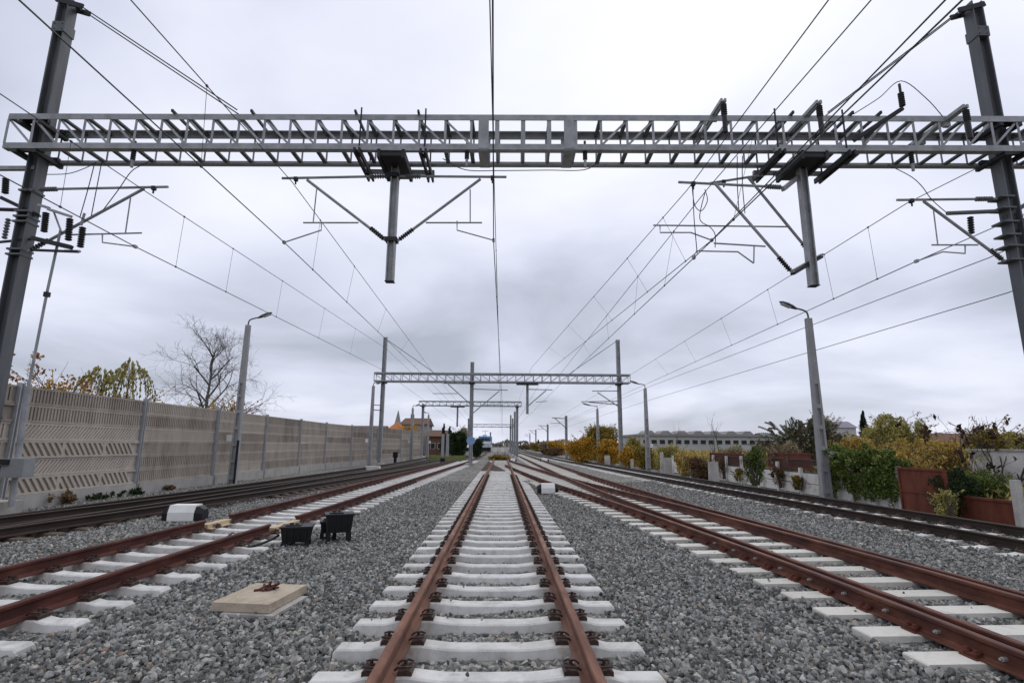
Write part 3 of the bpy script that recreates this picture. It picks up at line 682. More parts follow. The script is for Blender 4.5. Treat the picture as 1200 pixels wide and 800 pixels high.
MB().tube([onG(20, 246), onG(-14, 245)], .05).build('bar', 'darksteel', t); insul(onG(10, 256), onG(5, 280), .06, t, 'greyins'); MB().bar(onG(38, 280), onG(-14, 285), .05, .05).build('bar', 'darksteel', t)
# disconnector on left mast with its operating rod
t = thing('disconnector_switch', 'disconnector with three black insulators on the right of the left mast', 'disconnector', onG(60, 285))
G = lambda x, y, o=.2: onG(x, y, o)
mb = MB(); mb.bar(G(38, 279), G(84, 290), .10, .10); mb.bar(G(40, 293), G(92, 295), .06, .05); mb.build('frame', 'darksteel', t)
mb = MB(); mb.bar(G(45, 240), G(58, 244), .05, .06); mb.bar(G(56, 245), G(84, 254), .05, .06); mb.build('blade', 'steel', t)
for a, b_ in (((54, 249), (51.5, 272)), ((82, 256), (80, 282)), ((97, 266), (94, 290))):
    insul(G(*a), G(*b_), .075, t, 'ins', 9)
MB().tube([G(95, 264), G(99, 250)], .03).build('terminal', 'steel', t)
MB().bar(G(76, 294), G(94, 294.5), .05, .05).build('terminal', 'steel', t)
t = thing('operating_rod', 'tall thin switch rod rising beside the left mast with a grey motor box low down', 'switch rod', (-11.75, 12.75, .2))
bs = onG(13, 594, .35)
MB().tube([bs, onG(33, 452, .35)], .062, 10).build('lower_tube', 'steel', t); MB().tube([onG(33, 455, .35), onG(55, 343, .33), onG(71, 270, .3)], .03, 8).build('upper_tube', 'steel', t)
MB().box(onG(55, 345, .33), (.10, .10, .12)).build('rod_joint', 'darksteel', t); MB().tube([onG(72, 272, .3), onG(63, 248, .25)], .022, 6).build('link', 'steel', t)
c = onG(21, 548, .25); mb = MB(); mb.box(c, (.5, .30, .42)); mb.build('motor_box', 'greybox', t)
mb = MB(); c = onG(2, 541, .2); mb.box(c, (.55, .34, .12)); mb.box(c+Vector((0, 0, -.18)), (.5, .2, .2)); mb.build('box_bracket', 'darksteel', t)
# block they stand on
t = tag(MB().box((-12.0, 12.8, .12), (1.5, .9, .56)).build('foundation_block', 'oldconc'), 'pale concrete block at the foot of the switch rod', 'concrete block')
mb = MB(); mb.bar((-11.45, 12.2, .05), (-11.6, 12.22, .42), .10, .04); tag(mb.build('steel_angle', 'rustplate'), 'short rusty steel angle leaning on the pale concrete block', 'steel angle')
# ------------------------------------------------------------------ far gantries
def gantry_far(label, Y, A, B, zb, zt, masts, drops, pitch=1.0, dp=.8, cw=.13):
    t = thing('catenary_gantry', label, 'gantry', ((A+B)/2, Y, 0), 'lattice gantries over the tracks')
    truss(t, (A, Y), (B, Y), zb, zt, dp, pitch, cw)
    for x, top in masts:
        hsec(MB(), (x, Y+dp/2), -.3, top, .32).build('mast', 'steel', t)  # far masts take the lighter steel: distance haze put into the colour
        b = MB(); b.box((x, Y+dp/2, zb-.1), (.5, dp+.2, .12)); b.build('truss_seat', 'darksteel', t)
        b = MB(); b.box((x, Y+dp/2, .05), (.8, .8, .3)); b.build('footing', 'oldconc', t)
    for x, z in drops:
        hsec(MB(), (x, Y+dp/2), z, zb-.05, .22).build('hanging_post', 'steel', t)
        b = MB(); b.box((x, Y+dp/2, zb-.12), (1.9, dp+.3, .12)); b.build('carrier_beam', 'darksteel', t)
    return t
Y2 = 46
X2 = lambda px, py: atY(px, py, Y2+.4)
g2 = gantry_far('second lattice gantry ahead, standing on three masts', Y2, atY(438.5, 440, Y2).x, atY(738.5, 444, Y2).x, 7.1, 7.8, ((X2(448, 470).x, X2(452, 395).z), (X2(552.5, 480).x, X2(553, 424).z), (X2(726, 470).x, X2(724, 398).z)), ((X2(618, 465).x, X2(618, 485).z),), .75)
for a, b_ in (((455, 399), (508, 436)), ((722, 400), (667, 438))):
    MB().tube([X2(*a), X2(*b_)], .025, 5).build('tie_rod', 'darksteel', g2)
Y3 = 73
X3 = lambda px, py: atY(px, py, Y3+.4)
g3 = gantry_far('third lattice gantry ahead, smaller and standing on two masts', Y3, atY(491, 470, Y3).x, atY(611, 473, Y3).x, X3(550, 475.5).z, X3(550, 470.5).z, ((X3(495, 500).x, X3(495, 473).z), (X3(606, 500).x, X3(606, 474).z)), ((X3(536, 490).x, X3(536, 500).z),), .9)
g4 = gantry_far('faint fourth lattice gantry, most distant, beyond the locomotive', 118, atY(550, 500, 118).x, atY(602, 500, 118).x, atY(570, 500, 118).z, atY(570, 497, 118).z, ((atY(552, 500, 118).x, 5.9), (atY(598.5, 500, 118).x, 8.2)), (), 1.5)
def cantY(label, Y, tube, strut, reg, group='cantilever arms of the far gantry'):
    G = lambda p: atY(p[0], p[1], Y)
    t = thing('cantilever_arm', label, 'cantilever', G(tube[0]), group)
    MB().tube([G(p) for p in tube], .04, 6).build('top_tube', 'steel', t); MB().tube([G(p) for p in strut], .045, 6).build('strut', 'steel', t)
    if reg: MB().tube([G(p) for p in reg], .03, 6).build('registration_tube', 'steel', t)
Yc = Y2+.4
cantY('arm of the second gantry on its middle mast, over the middle track', Yc, [(554, 455.6), (595, 457)], [(554, 484), (585, 458)], [(567, 474), (588, 474)])
cantY('arm on the hanging post of the second gantry', Yc, [(618, 456), (647.5, 456.6)], [(618.5, 475.5), (640, 457.5)], [(628, 471), (641, 470)])
cantY('arm of the second gantry on its right mast, upper of two', Yc, [(726, 458), (694, 458)], [(726, 477), (700, 459.5)], None)
cantY('lower thin arm on the right mast of the second gantry', Yc, [(726, 470), (681, 470.5)], [(726, 474), (690, 471)], None)
cantY('arm of the second gantry over the maroon left track', Yc, [(552, 449.5), (520, 449)], [(552, 474), (525, 450)], [(536, 461), (507, 461)])
cantY('arm of the second gantry on its left mast', Yc, [(450, 475), (436, 474)], [(450, 481), (437, 480)], None)
# single masts
mk = 0
for (px, top, foot, Y, lab) in ((664, 487, 540, 66, 'tall dark mast beside the orange shrubs, nearest of the single masts at right'), (642, 497, 529, 108, 'dark mast rising behind the orange shrubs, second of the single masts at right'), (628, 503, 527, 150, 'third mast rising behind the far orange shrubs at right'), (621, 508, 526, 200, 'fourth and smallest mast above the far shrubs at right'),
        (603, 482, 541, 84, 'slim mast close behind the right mast of the third gantry'), (600.5, 490, 538, 98, 'second slim mast in the row behind the third gantry'), (598, 497, 535, 122, 'third and shortest slim mast in the row behind the third gantry'), (574.5, 506, 530, 135, 'short mast standing behind the locomotive'), (548.5, 490, 530, 92, 'grey mast between the brown house and the second gantry')):
    p = atY(px, foot, Y); q = atY(px, top, Y)
    t = thing('catenary_mast', lab, 'mast', (p.x, Y, 0), 'single masts along the line'); hsec(MB(), (p.x, Y), -.2, q.z, .30 if Y < 100 else .34).build('post', 'steel', t)  # post in lighter steel than the near masts, haze painted by colour
    if px > 610:
        l = q.z*.33; MB().tube([(p.x, Y, q.z-.35), (p.x-l, Y, q.z-.25)], .05, 5).build('arm', 'mast', t); MB().tube([(p.x, Y, q.z-1.5), (p.x-l*.8, Y, q.z-.3)], .05, 5).build('strut', 'mast', t)
        MB().tube([(p.x-l*.45, Y, q.z-.9), (p.x-l*1.1, Y, q.z-.95)], .035, 5).build('steady_arm', 'mast', t)
    MB().box((p.x, Y, .05), (.7, .7, .25)).build('footing', 'oldconc', t)
# ------------------------------------------------------------------ wires
def line(spec, back=8):
    P_ = []
    for s in spec:
        if s[0] == 'g': P_.append(onG(s[1], s[2], s[3] if len(s) > 3 else .42))
        elif s[0] == 'z': P_.append(atZ(s[1], s[2], s[3]))
        else: P_.append(atY(s[1], s[2], s[3]))
    if back:
        d = (P_[0]-P_[1]).normalized(); P_.insert(0, P_[0]+d*back)
    P_.sort(key=lambda p: p.y); return P_
def wat(P_, Y):
    for a, b_ in zip(P_, P_[1:]):
        if a.y <= Y <= b_.y: return a.lerp(b_, (Y-a.y)/max(1e-6, b_.y-a.y))
    return None
def strand(name, P_, r, par=None):
    # the far end is drawn no thicker; the tube keeps one real radius
    return MB().tube(P_, r, 5).build(name, 'wire', par)
def catenary(label, mess, cont, ys, r=.011, group='overhead lines'):
    Pm = line(mess); Pc = line(cont); t = thing('overhead_line', label, 'overhead line', Pm[1], group)
    strand('messenger_wire', Pm, r, t); strand('contact_wire', Pc, r*1.1, t)
    for y in ys:
        a, b_ = wat(Pm, y), wat(Pc, y)
        if a and b_:
            mb = MB(); mb.tube([a, b_], .005, 4); mb.box(a, (.03, .05, .04)); mb.box(b_, (.03, .05, .04)); mb.build('dropper', 'wire', t)
zm = lambda x, y: onG(x, y).z
catenary('overhead wires of the middle track, running straight up through the picture', [('z', 574, 0, zm(578, 209)), ('g', 579, 209), ('y', 586, 457, 46), ('y', 588, 505, 140)], [('z', 577.5, 0, zm(578.4, 281)), ('g', 578.4, 281.5), ('y', 588.5, 474, 46), ('y', 588.5, 510, 140)], (17, 23, 29, 35, 41))
catenary('overhead wires of the maroon left track, clamped to the left hanging post', [('z', 153, 0, zm(342, 213)), ('g', 342, 213), ('y', 508, 437, 46), ('y', 560, 500, 110)], [('z', 22, 0, zm(333, 284)), ('g', 333, 284), ('y', 497, 440, 46), ('y', 560, 505, 110)], (9, 15, 19, 25, 32, 39))
catenary('overhead wires above the track by the noise barrier, held by the left mast', [('z', 0, 110, zm(170, 224)), ('g', 170, 224, .35), ('y', 452, 408, 46), ('y', 540, 490, 110)], [('z', 0, 205, zm(158, 289)), ('g', 158.5, 289, .35), ('y', 446, 432, 46), ('y', 540, 500, 110)], (10.5, 14.5, 17.5, 22, 28, 35))
catenary('left pair of overhead wires at the right hanging post', [('z', 971, 0, zm(805, 223)), ('g', 805, 223, .75), ('y', 622.5, 431, 46), ('y', 600, 490, 120)], [('z', 1108, 0, zm(834, 281)), ('g', 834, 281.5, .75), ('y', 640, 437, 46), ('y', 602, 500, 120)], (14.5, 18, 23, 29, 36))
catenary('right pair of overhead wires at the right hanging post', [('z', 1021, 0, zm(831, 219)), ('g', 831, 219, .05), ('y', 655, 440, 46), ('y', 606, 490, 120)], [('z', 1128, 0, zm(813, 301)), ('g', 813.5, 301.7, .05), ('y', 668, 439, 46), ('y', 606, 500, 120)], (10, 14.8, 19, 25, 32))
catenary('overhead wires above the farthest right track, held by the right mast', [('g', 1205, 167, .35), ('g', 1063, 238, .35), ('y', 742, 437, 46), ('y', 640, 497, 110)], [('g', 1205, 249, .35), ('g', 1074, 306, .35), ('y', 757, 450, 46), ('y', 640, 503, 110)], (13.8, 16, 20, 25, 31, 38))
for lab, sp in (('single feeder wire at right, upper of the two below the mast', [('g', 1205, 281, .6), ('g', 1159, 302, .6), ('y', 766, 451, 46), ('y', 650, 500, 110)]), ('single feeder wire at far right, lower of two', [('g', 1215, 330, .8), ('g', 1181, 343, .8), ('y', 771, 465.5, 46), ('y', 655, 503, 110)])):
    tag(strand('feeder_wire', line(sp), .012), lab, 'feeder wire', 'overhead lines')
# hanging insulators and jumper cables at the truss
for px, py, lab in ((547.4, 173, 'black insulator hanging under the gantry, just right of the left hanging post'), (685.4, 174, 'black insulator hanging under the middle of the gantry'), (157.5, 174, 'black insulator hanging under the left end of the gantry'), (1067, 178, 'black insulator hanging under the gantry near the right mast')):
    p = onG(px, py, .1); t = thing('hanging_insulator', lab, 'insulator', p, 'insulators hanging from the gantry')
    b = MB(); b.ribbed(p+Vector((0, 0, -.02)), p+Vector((0, 0, -.32)), .06, 6, .7); b.build('insulator', 'ins', t)
    MB().tube([p+Vector((0, 0, .2)), p], .03).build('cap', 'darksteel', t); MB().tube([p+Vector((0, 0, -.32)), p+Vector((0, 0, -.52))], .035).build('wire_clamp', 'steel', t)
def smooth(P_, k=6):
    out = []
    for i in range(len(P_)-1):
        p0, p1, p2, p3 = P_[max(i-1, 0)], P_[i], P_[i+1], P_[min(i+2, len(P_)-1)]
        for j in range(k):
            t_ = j/k; out.append(.5*((2*p1)+(p2-p0)*t_+(2*p0-5*p1+4*p2-p3)*t_*t_+(3*p1-p0-3*p2+p3)*t_**3))
    return out+[P_[-1]]
for lab, pp, off in (('slack jumper cable slung below the middle of the gantry', [(519, 186), (545, 199), (583, 200), (640, 199.5), (685, 199), (703, 188)], .1), ('cable drooping from the left mast to the gantry', [(55, 204.5), (80, 203.5), (100, 197), (113, 190)], .3), ('first of two thin cables dropping from the left gantry end to the disconnector', [(111, 191), (103, 222), (93.5, 255)], .25), ('second of two thin cables dropping beside the left mast arm', [(119, 191), (113, 222), (107, 253)], .25),
        ('cable rising from the left mast arm past the left gantry insulator', [(121, 246), (139, 222), (153, 202), (165, 194), (180, 187)], .2), ('cable from the gantry insulator down to the bar on the right mast', [(1040, 193), (1066, 206), (1080, 218), (1092, 234), (1110, 250)], .3), ('cable arching over the gantry to the upright insulator at right', [(1000, 134), (1030, 115), (1056, 95), (1085, 115), (1105, 137)], -.1),
        ('looped cable linking the two wire pairs at the right hanging post', [(811, 218), (814, 240), (822, 247), (829, 235), (826, 222)], .4), ('long cable hanging left of the right post down to its steady arm', [(812, 216), (813, 250), (815, 275), (817, 297)], .4), ('cable hanging from the gap in the right post wires, bent at its foot', [(826, 226), (820, 256), (832, 266), (838, 275), (838, 290)], .4), ('first of two thin parallel cables hanging from the gantry near the right post', [(864, 183), (864, 215), (866, 248)], .4), ('second of two thin parallel cables hanging from the gantry near the right post', [(870, 183), (870, 215), (873, 250)], .4)):
    tag(MB().tube(smooth([onG(a, b_, off) for a, b_ in pp]), .011, 6).build('jumper_cable', 'wire'), lab, 'cable', 'jumper cables')
# ------------------------------------------------------------------ noise barrier
def xform(mb, o, u, n):
    """local (along, out, up) -> world"""
    u = Vector(u); n = Vector(n); mb.v = [tuple(Vector(o)+u*a+n*b+Vector((0, 0, c))) for a, b, c in mb.v]; return mb
def panel_row(Ln, z0, z1, style):
    mb = MB(); fr = .055
    mb.box((Ln/2, -.06, (z0+z1)/2), (Ln, .12, z1-z0-.008))
    sp, bw, dpt, sh = {'v': (.11, .06, .035, 0), 'f': (.13, .075, .03, -.30), 'b': (.21, .105, .062, .28)}[style]
    for z in (z0+fr/2+.004, z1-fr/2-.004): mb.box((Ln/2, dpt/2, z), (Ln, dpt, fr))
    a, b = z0+.004+fr, z1-.004-fr; x = -.2 if sh else .03
    while x < Ln+.2:
        lo, hi = x-(sh or 0)/2*-1, x+(sh or 0)/2*-1
        if min(lo, hi) > .02 and max(lo, hi)+bw < Ln-.02:
            P_ = [(lo, a), (lo+bw, a), (hi+bw, b), (hi, b)]
            mb.prism(P_[::1], .0, dpt*.96, 'y')
        x += sp
    for x in (.0, Ln/3, 2*Ln/3): 
        if style == 'b' and x > 0: mb.prism([(x-.05, a), (x+.05, a), (x+.05, b), (x-.05, b)], 0, dpt*.98, 'y')
    return mb
wallp = [(-12.9, 4.3), (-12.85, 9.3), (-12.78, 14.3), (-12.75, 19.3), (-12.75, 24.3), (-12.75, 29.3), (-12.75, 34.3), (-12.75, 39.3), (-12.3, 44.3), (-11.3, 49.3), (-10.1, 54.3), (-9.75, 59.3), (-9.6, 64.3)]
tw = thing('noise_barrier', 'long tan concrete noise barrier with ribbed panels between grey posts on the left', 'noise barrier', (-12.75, 30, 0))
styles = ['vvfbfb', 'vbvvvv', 'vvfbfb', 'vvffvv', 'vvvfvv', 'vvvvvv']
for i in range(len(wallp)-1):
    a = Vector((*wallp[i], 0)); b = Vector((*wallp[i+1], 0)); u = (b-a); Ln = u.length; u.normalize(); n = Vector((u.y, -u.x, 0))
    st = {0: 'vbvvvv', 1: 'vbvvvv', 2: 'vvfbfb', 3: 'vvffvv', 4: 'vvvvvf'}.get(i, 'vvvvvv')
    for k in range(6):
        z1 = 3.2-k*.475; z0 = z1-.475
        mb = panel_row(Ln-.17, z0, z1, st[k]); xform(mb, a+u*.085, u, n).build('panel', 'barrier', tw)
    xform(MB().box(((Ln)/2, .02, .1), (Ln-.17, .26, .49)), a, u, n).build('plinth', 'barrierbase', tw)
for i, p in enumerate(wallp):
    hsec(MB(), (p[0]+.04, p[1]), -.3, 3.27, .13, .03, PI/2).build('post', 'barrierpost', tw)
# ------------------------------------------------------------------ lamp posts
def taper(mb, c0, s0, c1, s1):
    vs = [(c0[0]+i*s0[0]/2, c0[1]+j*s0[1]/2, c0[2]) for i, j in ((-1, -1), (1, -1), (1, 1), (-1, 1))]+[(c1[0]+i*s1[0]/2, c1[1]+j*s1[1]/2, c1[2]) for i, j in ((-1, -1), (1, -1), (1, 1), (-1, 1))]
    return mb.add(vs, [(3, 2, 1, 0), (4, 5, 6, 7), (0, 1, 5, 4), (1, 2, 6, 5), (2, 3, 7, 6), (3, 0, 4, 7)])
def lamp(label, x, y, h, d, hx=1.0, hz=.65, box=True, boxz=2.0, conduit=False):
    """d = +1 when the head points to +x"""
    t = thing('street_lamp', label, 'lamp post', (x, y, 0), 'lamp posts along the line')
    mb = MB(); w0, w1 = .34, .20
    W = lambda z: w0+(w1-w0)*(z+.2)/(h+.2)
    for s in (-1, 1):
        taper(mb, (x+s*(w0/2-.04), y, -.2), (.08, .24), (x+s*(W(h*.62)/2-.035), y, h*.62), (.07, .19))
    taper(mb, (x, y, -.2), (w0-.15, .07), (x, y, h*.62), (W(h*.62)-.13, .06))
    z = .25
    while z < h*.6: mb.box((x, y, z), (W(z)-.14, .20, .14)); z += .72
    taper(mb, (x, y, h*.62), (W(h*.62), .19), (x, y, h), (w1, .16)); mb.build('pole', 'lampconc', t)
    MB().tube(smooth([Vector((x, y, h-.25)), Vector((x, y, h+.12)), Vector((x+d*.10, y, h+.28)), Vector((x+d*hx*.45, y, h+hz*.62))]), .032, 8).build('bracket', 'lamphead', t)
    a = Vector((x+d*hx*.38, y, h+hz*.55)); b = Vector((x+d*hx, y, h+hz)); k = MB(); ax = (b-a).normalized(); sd = Vector((0, 1, 0)); upv = ax.cross(sd)*(-1 if d > 0 else 1)
    if upv.z < 0: upv = -upv
    vs = []; fs = []; nn = 10; prof = [(0, .04), (.08, .075), (.3, .125), (.6, .14), (.85, .105), (1, .03)]
    for f_, r in prof:
        c = a.lerp(b, f_)
        for j in range(nn): an = 2*PI*j/nn; vs.append(c+sd*math.cos(an)*r+upv*math.sin(an)*r*(.62 if math.sin(an) > 0 else .4))
    for i in range(len(prof)-1):
        for j in range(nn): fs.append((i*nn+j, i*nn+(j+1) % nn, (i+1)*nn+(j+1) % nn, (i+1)*nn+j))
    fs += [tuple(range(nn)), tuple(range((len(prof)-1)*nn, len(prof)*nn))]
    hd = k.add(vs, fs).build('lamp_head', 'lamphead', t, True)
    g = MB(); c = a.lerp(b, .62)-upv*.05; g.box(c, (.34, .17, .035), ax, sd, upv); sub(g, 'lens', 'lampglass', hd)
    if box: MB().box((x-d*.26, y-.06, boxz), (.22, .2, .28)).build('junction_box', 'whitebox', t)
    if conduit: MB().tube([(x+.16, y-.16, boxz-.1), (x+.16, y-.16, -.1)], .05, 8).build('conduit', 'black', t)
    return t
pL = atZ(271, 565, 0)
lamp('concrete lamp post in front of the barrier with a black pipe up its foot', -11.85, 24.4, atY(289, 381, 24.4).z, 1, 1.05, .62, True, atY(283, 513, 24.4).z, True)
lamp('concrete lamp post beside the green ivy at right, slots down its face', 11.08, 18.6, atY(944, 373, 18.6).z, -1, 1.0, .62, True, atY(980, 531, 18.6).z)
lamp('concrete lamp post with a round white box, standing among yellow bushes at right', 10.5, 38.9, atY(757, 455, 38.9).z, -1, 1.1, .55, True, atY(765, 522, 38.9).z)
lamp('concrete lamp post in front of the big orange bush at right', 9.4, 52.7, atY(700, 479, 52.7).z, -1, 1.5, .55, True, atY(704, 525, 52.7).z)
lamp('concrete lamp post just left of the second gantry, by the barrier', atY(435, 500, 43).x, 43, atY(437, 452, 43).z, 1, .6, .3)
p = atY(482.5, 510, 57); lamp('concrete lamp post with a bare top behind the barrier end', p.x, 57, atY(484, 478, 57).z, 1, .7, .4)
p = atY(501.5, 510, 66); lamp('slim lamp post at the end of the barrier, by the brown house', p.x, 66, atY(501.5, 486, 66).z, -1, .7, .4)
# ------------------------------------------------------------------ point machines, boxes, slab
def point_machine(label, x, y, L_, rz=0):
    t = thing('point_machine', label, 'point machine', (x, y, 0), 'white and black point machines'); t.rotation_euler = (0, 0, rz); h = .34
    def loc(mb, name, m): return put(name, mb.mesh(name, m), t)
    prof = lambda hh, w: [(-w/2, 0), (w/2, 0), (w/2, hh*.55), (w/2-.08, hh), (-w/2+.08, hh), (-w/2, hh*.55)]
    loc(MB().prism(prof(h-.035, .44), -L_/2+.1, L_/2-.1, 'x'), 'body', 'black')
    for s in (-1, 1):
        mb = MB(); vs = [(s*(L_/2-.1), a, b) for a, b in prof(h-.03, .44)]+[(s*L_/2, a*.72, b*.7+.02) for a, b in prof(h-.03, .44)]
        mb.add(vs, [tuple(range(6)), tuple(range(6, 12))]+[(i, (i+1) % 6, 6+(i+1) % 6, 6+i) for i in range(6)]); loc(mb, 'end_cap', 'black')
    loc(MB().prism(prof(h, .48), -L_*.32, L_*.32, 'x'), 'cover', 'white')
    return t
a = atZ(219, 612, 0); point_machine('white covered point machine beside the maroon track, nearest and largest', -7.28, 12.95, .88, .08)
point_machine('white covered point machine between the middle and right tracks', 1.72, 20.4, .78, 0)
p = atZ(638, 541, 0); point_machine('white covered point machine farther off beside the straight right track', p.x, p.y, .95, 0)
p = atZ(601, 541, 0); point_machine('white box low on the stones beyond the joining tracks', p.x, p.y, .8, 0)
p = atZ(447, 549, 0); t = tag(MB().prism([(-.5, 0), (.5, 0), (.46, .26), (-.46, .26)], 0, .5, 'y').build('cable_trough', 'tconc'), 'pale concrete trough lying between the dark left tracks', 'trough'); t.location = (p.x, 36.5, .02)
def leg_box(label, x, y, w, d, h, leg, rz, lidw=.03, grp=True):
    t = thing('cable_box', label, 'cable box', (x, y, 0), 'black boxes by the maroon track'); t.rotation_euler = (0, 0, rz)
    def loc(mb, name, m='black'): return put(name, mb.mesh(name, m), t)
    b = MB(); taper(b, (0, 0, leg), (w*.86, d*.86), (0, 0, h), (w, d)); o = loc(b, 'body')
    for q in (-.32, -.1, .12, .34): bb = MB().box((q*w, -d*.5, leg+(h-leg)*.52), (.015, .03, (h-leg)*.8)); c_ = put('rib', bb.mesh('rib', 'black'), o)
    b = MB(); b.box((0, 0, h+lidw/2+.002), (w+.04, d+.04, lidw)); b.box((-.12*w, 0, h+lidw+.012), (w*.5, d*.6, .02)); loc(b, 'lid')
    for sx in (-1, 1):
        for sy in (-1, 1): loc(MB().box((sx*w*.38, sy*d*.36, leg/2-.04), (.07, .05, leg+.08)), 'leg')
    b = MB(); b.tube([(-w*.2, 0, h), (-w*.2, 0, h+.075)], .035, 8); b.tube([(-w*.02, 0, h), (-w*.02, 0, h+.07)], .03, 8); loc(b, 'cap')
    return t
leg_box('black box on short legs right of the maroon track, taller of two', -3.02, 10.45, .48, .40, .44, .14, .35)
leg_box('low black box beside the maroon track at the end of a cable', -3.62, 10.0, .50, .38, .28, .05, .2)
t = leg_box('small black box between the two larger black boxes', -3.3, 10.75, .30, .26, .26, .08, .3)
tag(MB().tube(smooth([Vector(v) for v in ((-5.05, 10.6, .08), (-4.9, 9.95, .03), (-4.55, 9.5, .05), (-4.2, 9.45, .04), (-3.98, 9.7, .1), (-3.9, 9.9, .16))]), .022, 6).build('cable', 'black'), 'black cable looping from the rail gap to the low black box', 'cable')
t = thing('concrete_slab', 'tan square concrete slab lying on the stones at left with rusty iron on top', 'concrete slab', (-2.73, 6.42, 0))
u = Vector((.98, -.13, 0)).normalized(); v = Vector((-u.y, u.x, 0))
mb = MB(); mb.box((-2.66, 6.42, .056), (.64, .80, .085), u, v); mb.build('slab', 'slab', t)
mb = MB(); mb.box((-2.56, 6.32, -.008), (.58, .74, .03), u, v); mb.build('footing', 'oldconc', t)
mb = MB(); c = Vector((-2.65, 6.53, .105))
for k, (a, b_, r) in enumerate((((-.13, -.05, .0), (.04, .02, .01), .018), ((.02, -.04, .0), (.10, .08, .05), .015), ((-.05, .05, .0), (.12, .03, .06), .013), ((.0, .02, -.02), (.02, .03, .085), .017), ((-.10, .0, .0), (-.02, .10, .03), .012), ((.05, .04, .0), (.13, -.02, .03), .012), ((-.02, -.06, .0), (-.05, .03, .05), .014))): mb.tube([c+Vector(a), c+Vector(b_)], r, 6)
mb.box(c+Vector((-.04, -.01, -.004)), (.11, .07, .012)); tag(mb.build('rusty_bracket', 'rustred'), 'broken rusty iron bracket lying on the tan concrete slab', 'iron bracket')
p = atZ(463, 568, 0); 
mb = MB(); mb.add([(p.x+a, p.y+b_, c_) for a, b_, c_ in ((-.15, -.1, 0), (.14, -.09, 0), (.12, .1, 0), (-.1, .12, 0), (-.05, -.03, .14), (.06, -.02, .12), (.02, .06, .1))], [(0, 1, 5, 4), (1, 2, 6, 5), (2, 3, 6), (3, 0, 4, 6), (4, 5, 6)]); tag(mb.build('white_rock', 'whitewall'), 'white lump of rock on the stones right of the left tracks', 'rock')
# short black signals by the barrier
for px, top, foot, Y, lab in ((463, 530, 541, 50, 'short black signal standing against the far barrier'), (518.5, 537, 545, 52, 'low black stub signal between the far left tracks')):
    p = atY(px, foot, Y); q = atY(px, top, Y); t = thing('ground_signal', lab, 'ground signal', (p.x, Y, 0), 'short black ground signals'); MB().tube([(p.x, Y, -.05), (p.x, Y, q.z-.3)], .14).build('post', 'black', t); MB().box((p.x, Y, q.z-.2), (.42, .3, .5)).build('head', 'black', t)
# ------------------------------------------------------------------ fence on the right
FX = 11.55
def fp(px, py): return atX(px, py, FX)
def zat(px, py, x=FX): return atX(px, py, x).z
# low whitewashed concrete slab wall with posts
def slabwall(label, px0, px1, ztop, n):
    y0, y1 = fp(px1, 570).y, fp(px0, 560).y
    t = thing('slab_wall', label, 'wall', (FX, (y0+y1)/2, 0), 'whitewashed concrete slab walls')
    for i in range(n):
        a = y0+(y1-y0)*i/n; b = y0+(y1-y0)*(i+1)/n
        for k in range(2):
            h = ztop/2; mb = MB().box((FX+random.uniform(-.02, .02), (a+b)/2, h*(k+.5)-.02), (.06, b-a-.14, h-.03)); mb.build('slab', 'whitewall', t)
    for i in range(n+1):
        y = y0+(y1-y0)*i/n; hp = ztop+random.uniform(.15, .5); mb = MB(); taper(mb, (FX-.03, y, -.3), (.14, .13), (FX-.03, y, hp), (.11, .11)); mb.build('post', 'whitewall', t)
slabwall('low whitewashed concrete wall below the two rusty sheets at right', 838, 972, .78, 6)
slabwall('far stretch of broken whitewashed wall beyond the yellow bushes', 790, 832, .7, 3)
slabwall('whitewashed wall half hidden under the green ivy', 976, 1056, .85, 3)
# wire mesh above it
def meshpanel(px0, px1, z0, z1, label):
    y0, y1 = fp(px1, 560).y, fp(px0, 560).y; mb = MB(); t = thing('wire_fence', label, 'wire fence', (FX+.06, (y0+y1)/2, z0)); st = .11; L_ = y1-y0; H = z1-z0
    k = -H
    while k < L_:
        a = max(0, k); b = min(L_, k+H)
        if b-a > .03:
            mb.bar((FX+.06, y0+a, z0+a-k), (FX+.06, y0+b, z0+b-k), .008, .008); mb.bar((FX+.075, y0+a, z1-(a-k)), (FX+.075, y0+b, z1-(b-k)), .008, .008)
        k += st
    mb.build('mesh', 'mesh', t); mb = MB()
    for z in (z0, z1): mb.bar((FX+.06, y0, z), (FX+.06, y1, z), .03, .03)
    mb.build('rail', 'mesh', t)
meshpanel(840, 965, .78, 1.25, 'wire mesh fence between the whitewashed wall and the rusty sheets')
def sheet_panel(label, px0, px1, py0, py1, x=FX, seams=(.5,), top=True):
    """rusty sheet-metal panel with folded edges"""
    A = atX(px0, (py0+py1)/2, x); B = atX(px1, (py0+py1)/2, x); zt = atX(px0, py0, x).z; zb = atX(px0, py1, x).z
    t = thing('sheet_metal_fence', label, 'rusty panel', (x, (A.y+B.y)/2, zb), 'rusty sheet metal panels'); L_ = A.y-B.y
    mb = MB(); mb.box((x, (A.y+B.y)/2, (zt+zb)/2), (.03, L_, zt-zb))
    mb.build('sheet', 'rustsheet', t); mb = MB()
    for z in (zt-.03, zb+.03): mb.box((x-.03, (A.y+B.y)/2, z), (.03, L_, .06))
    for q in (A.y-.03, B.y+.03): mb.box((x-.032, q, (zt+zb)/2), (.03, .06, zt-zb-.13))
    mb.build('frame', 'rustsheet', t)
    for s in seams: MB().box((x-.028, (A.y+B.y)/2, zb+(zt-zb)*s), (.022, L_-.14, .04)).build('rib', 'rustsheet', t)
sheet_panel('rusty sheet above the white wall, leftmost and partly behind shrubs', 833, 872, 530, 547, FX+.1, ())
sheet_panel('rusty sheet above the white wall, middle of three', 901, 919.5, 530, 547, FX+.1, ())
sheet_panel('rusty sheet above the white wall, right beside the lamp post', 924, 951, 530, 548, FX+.1, ())
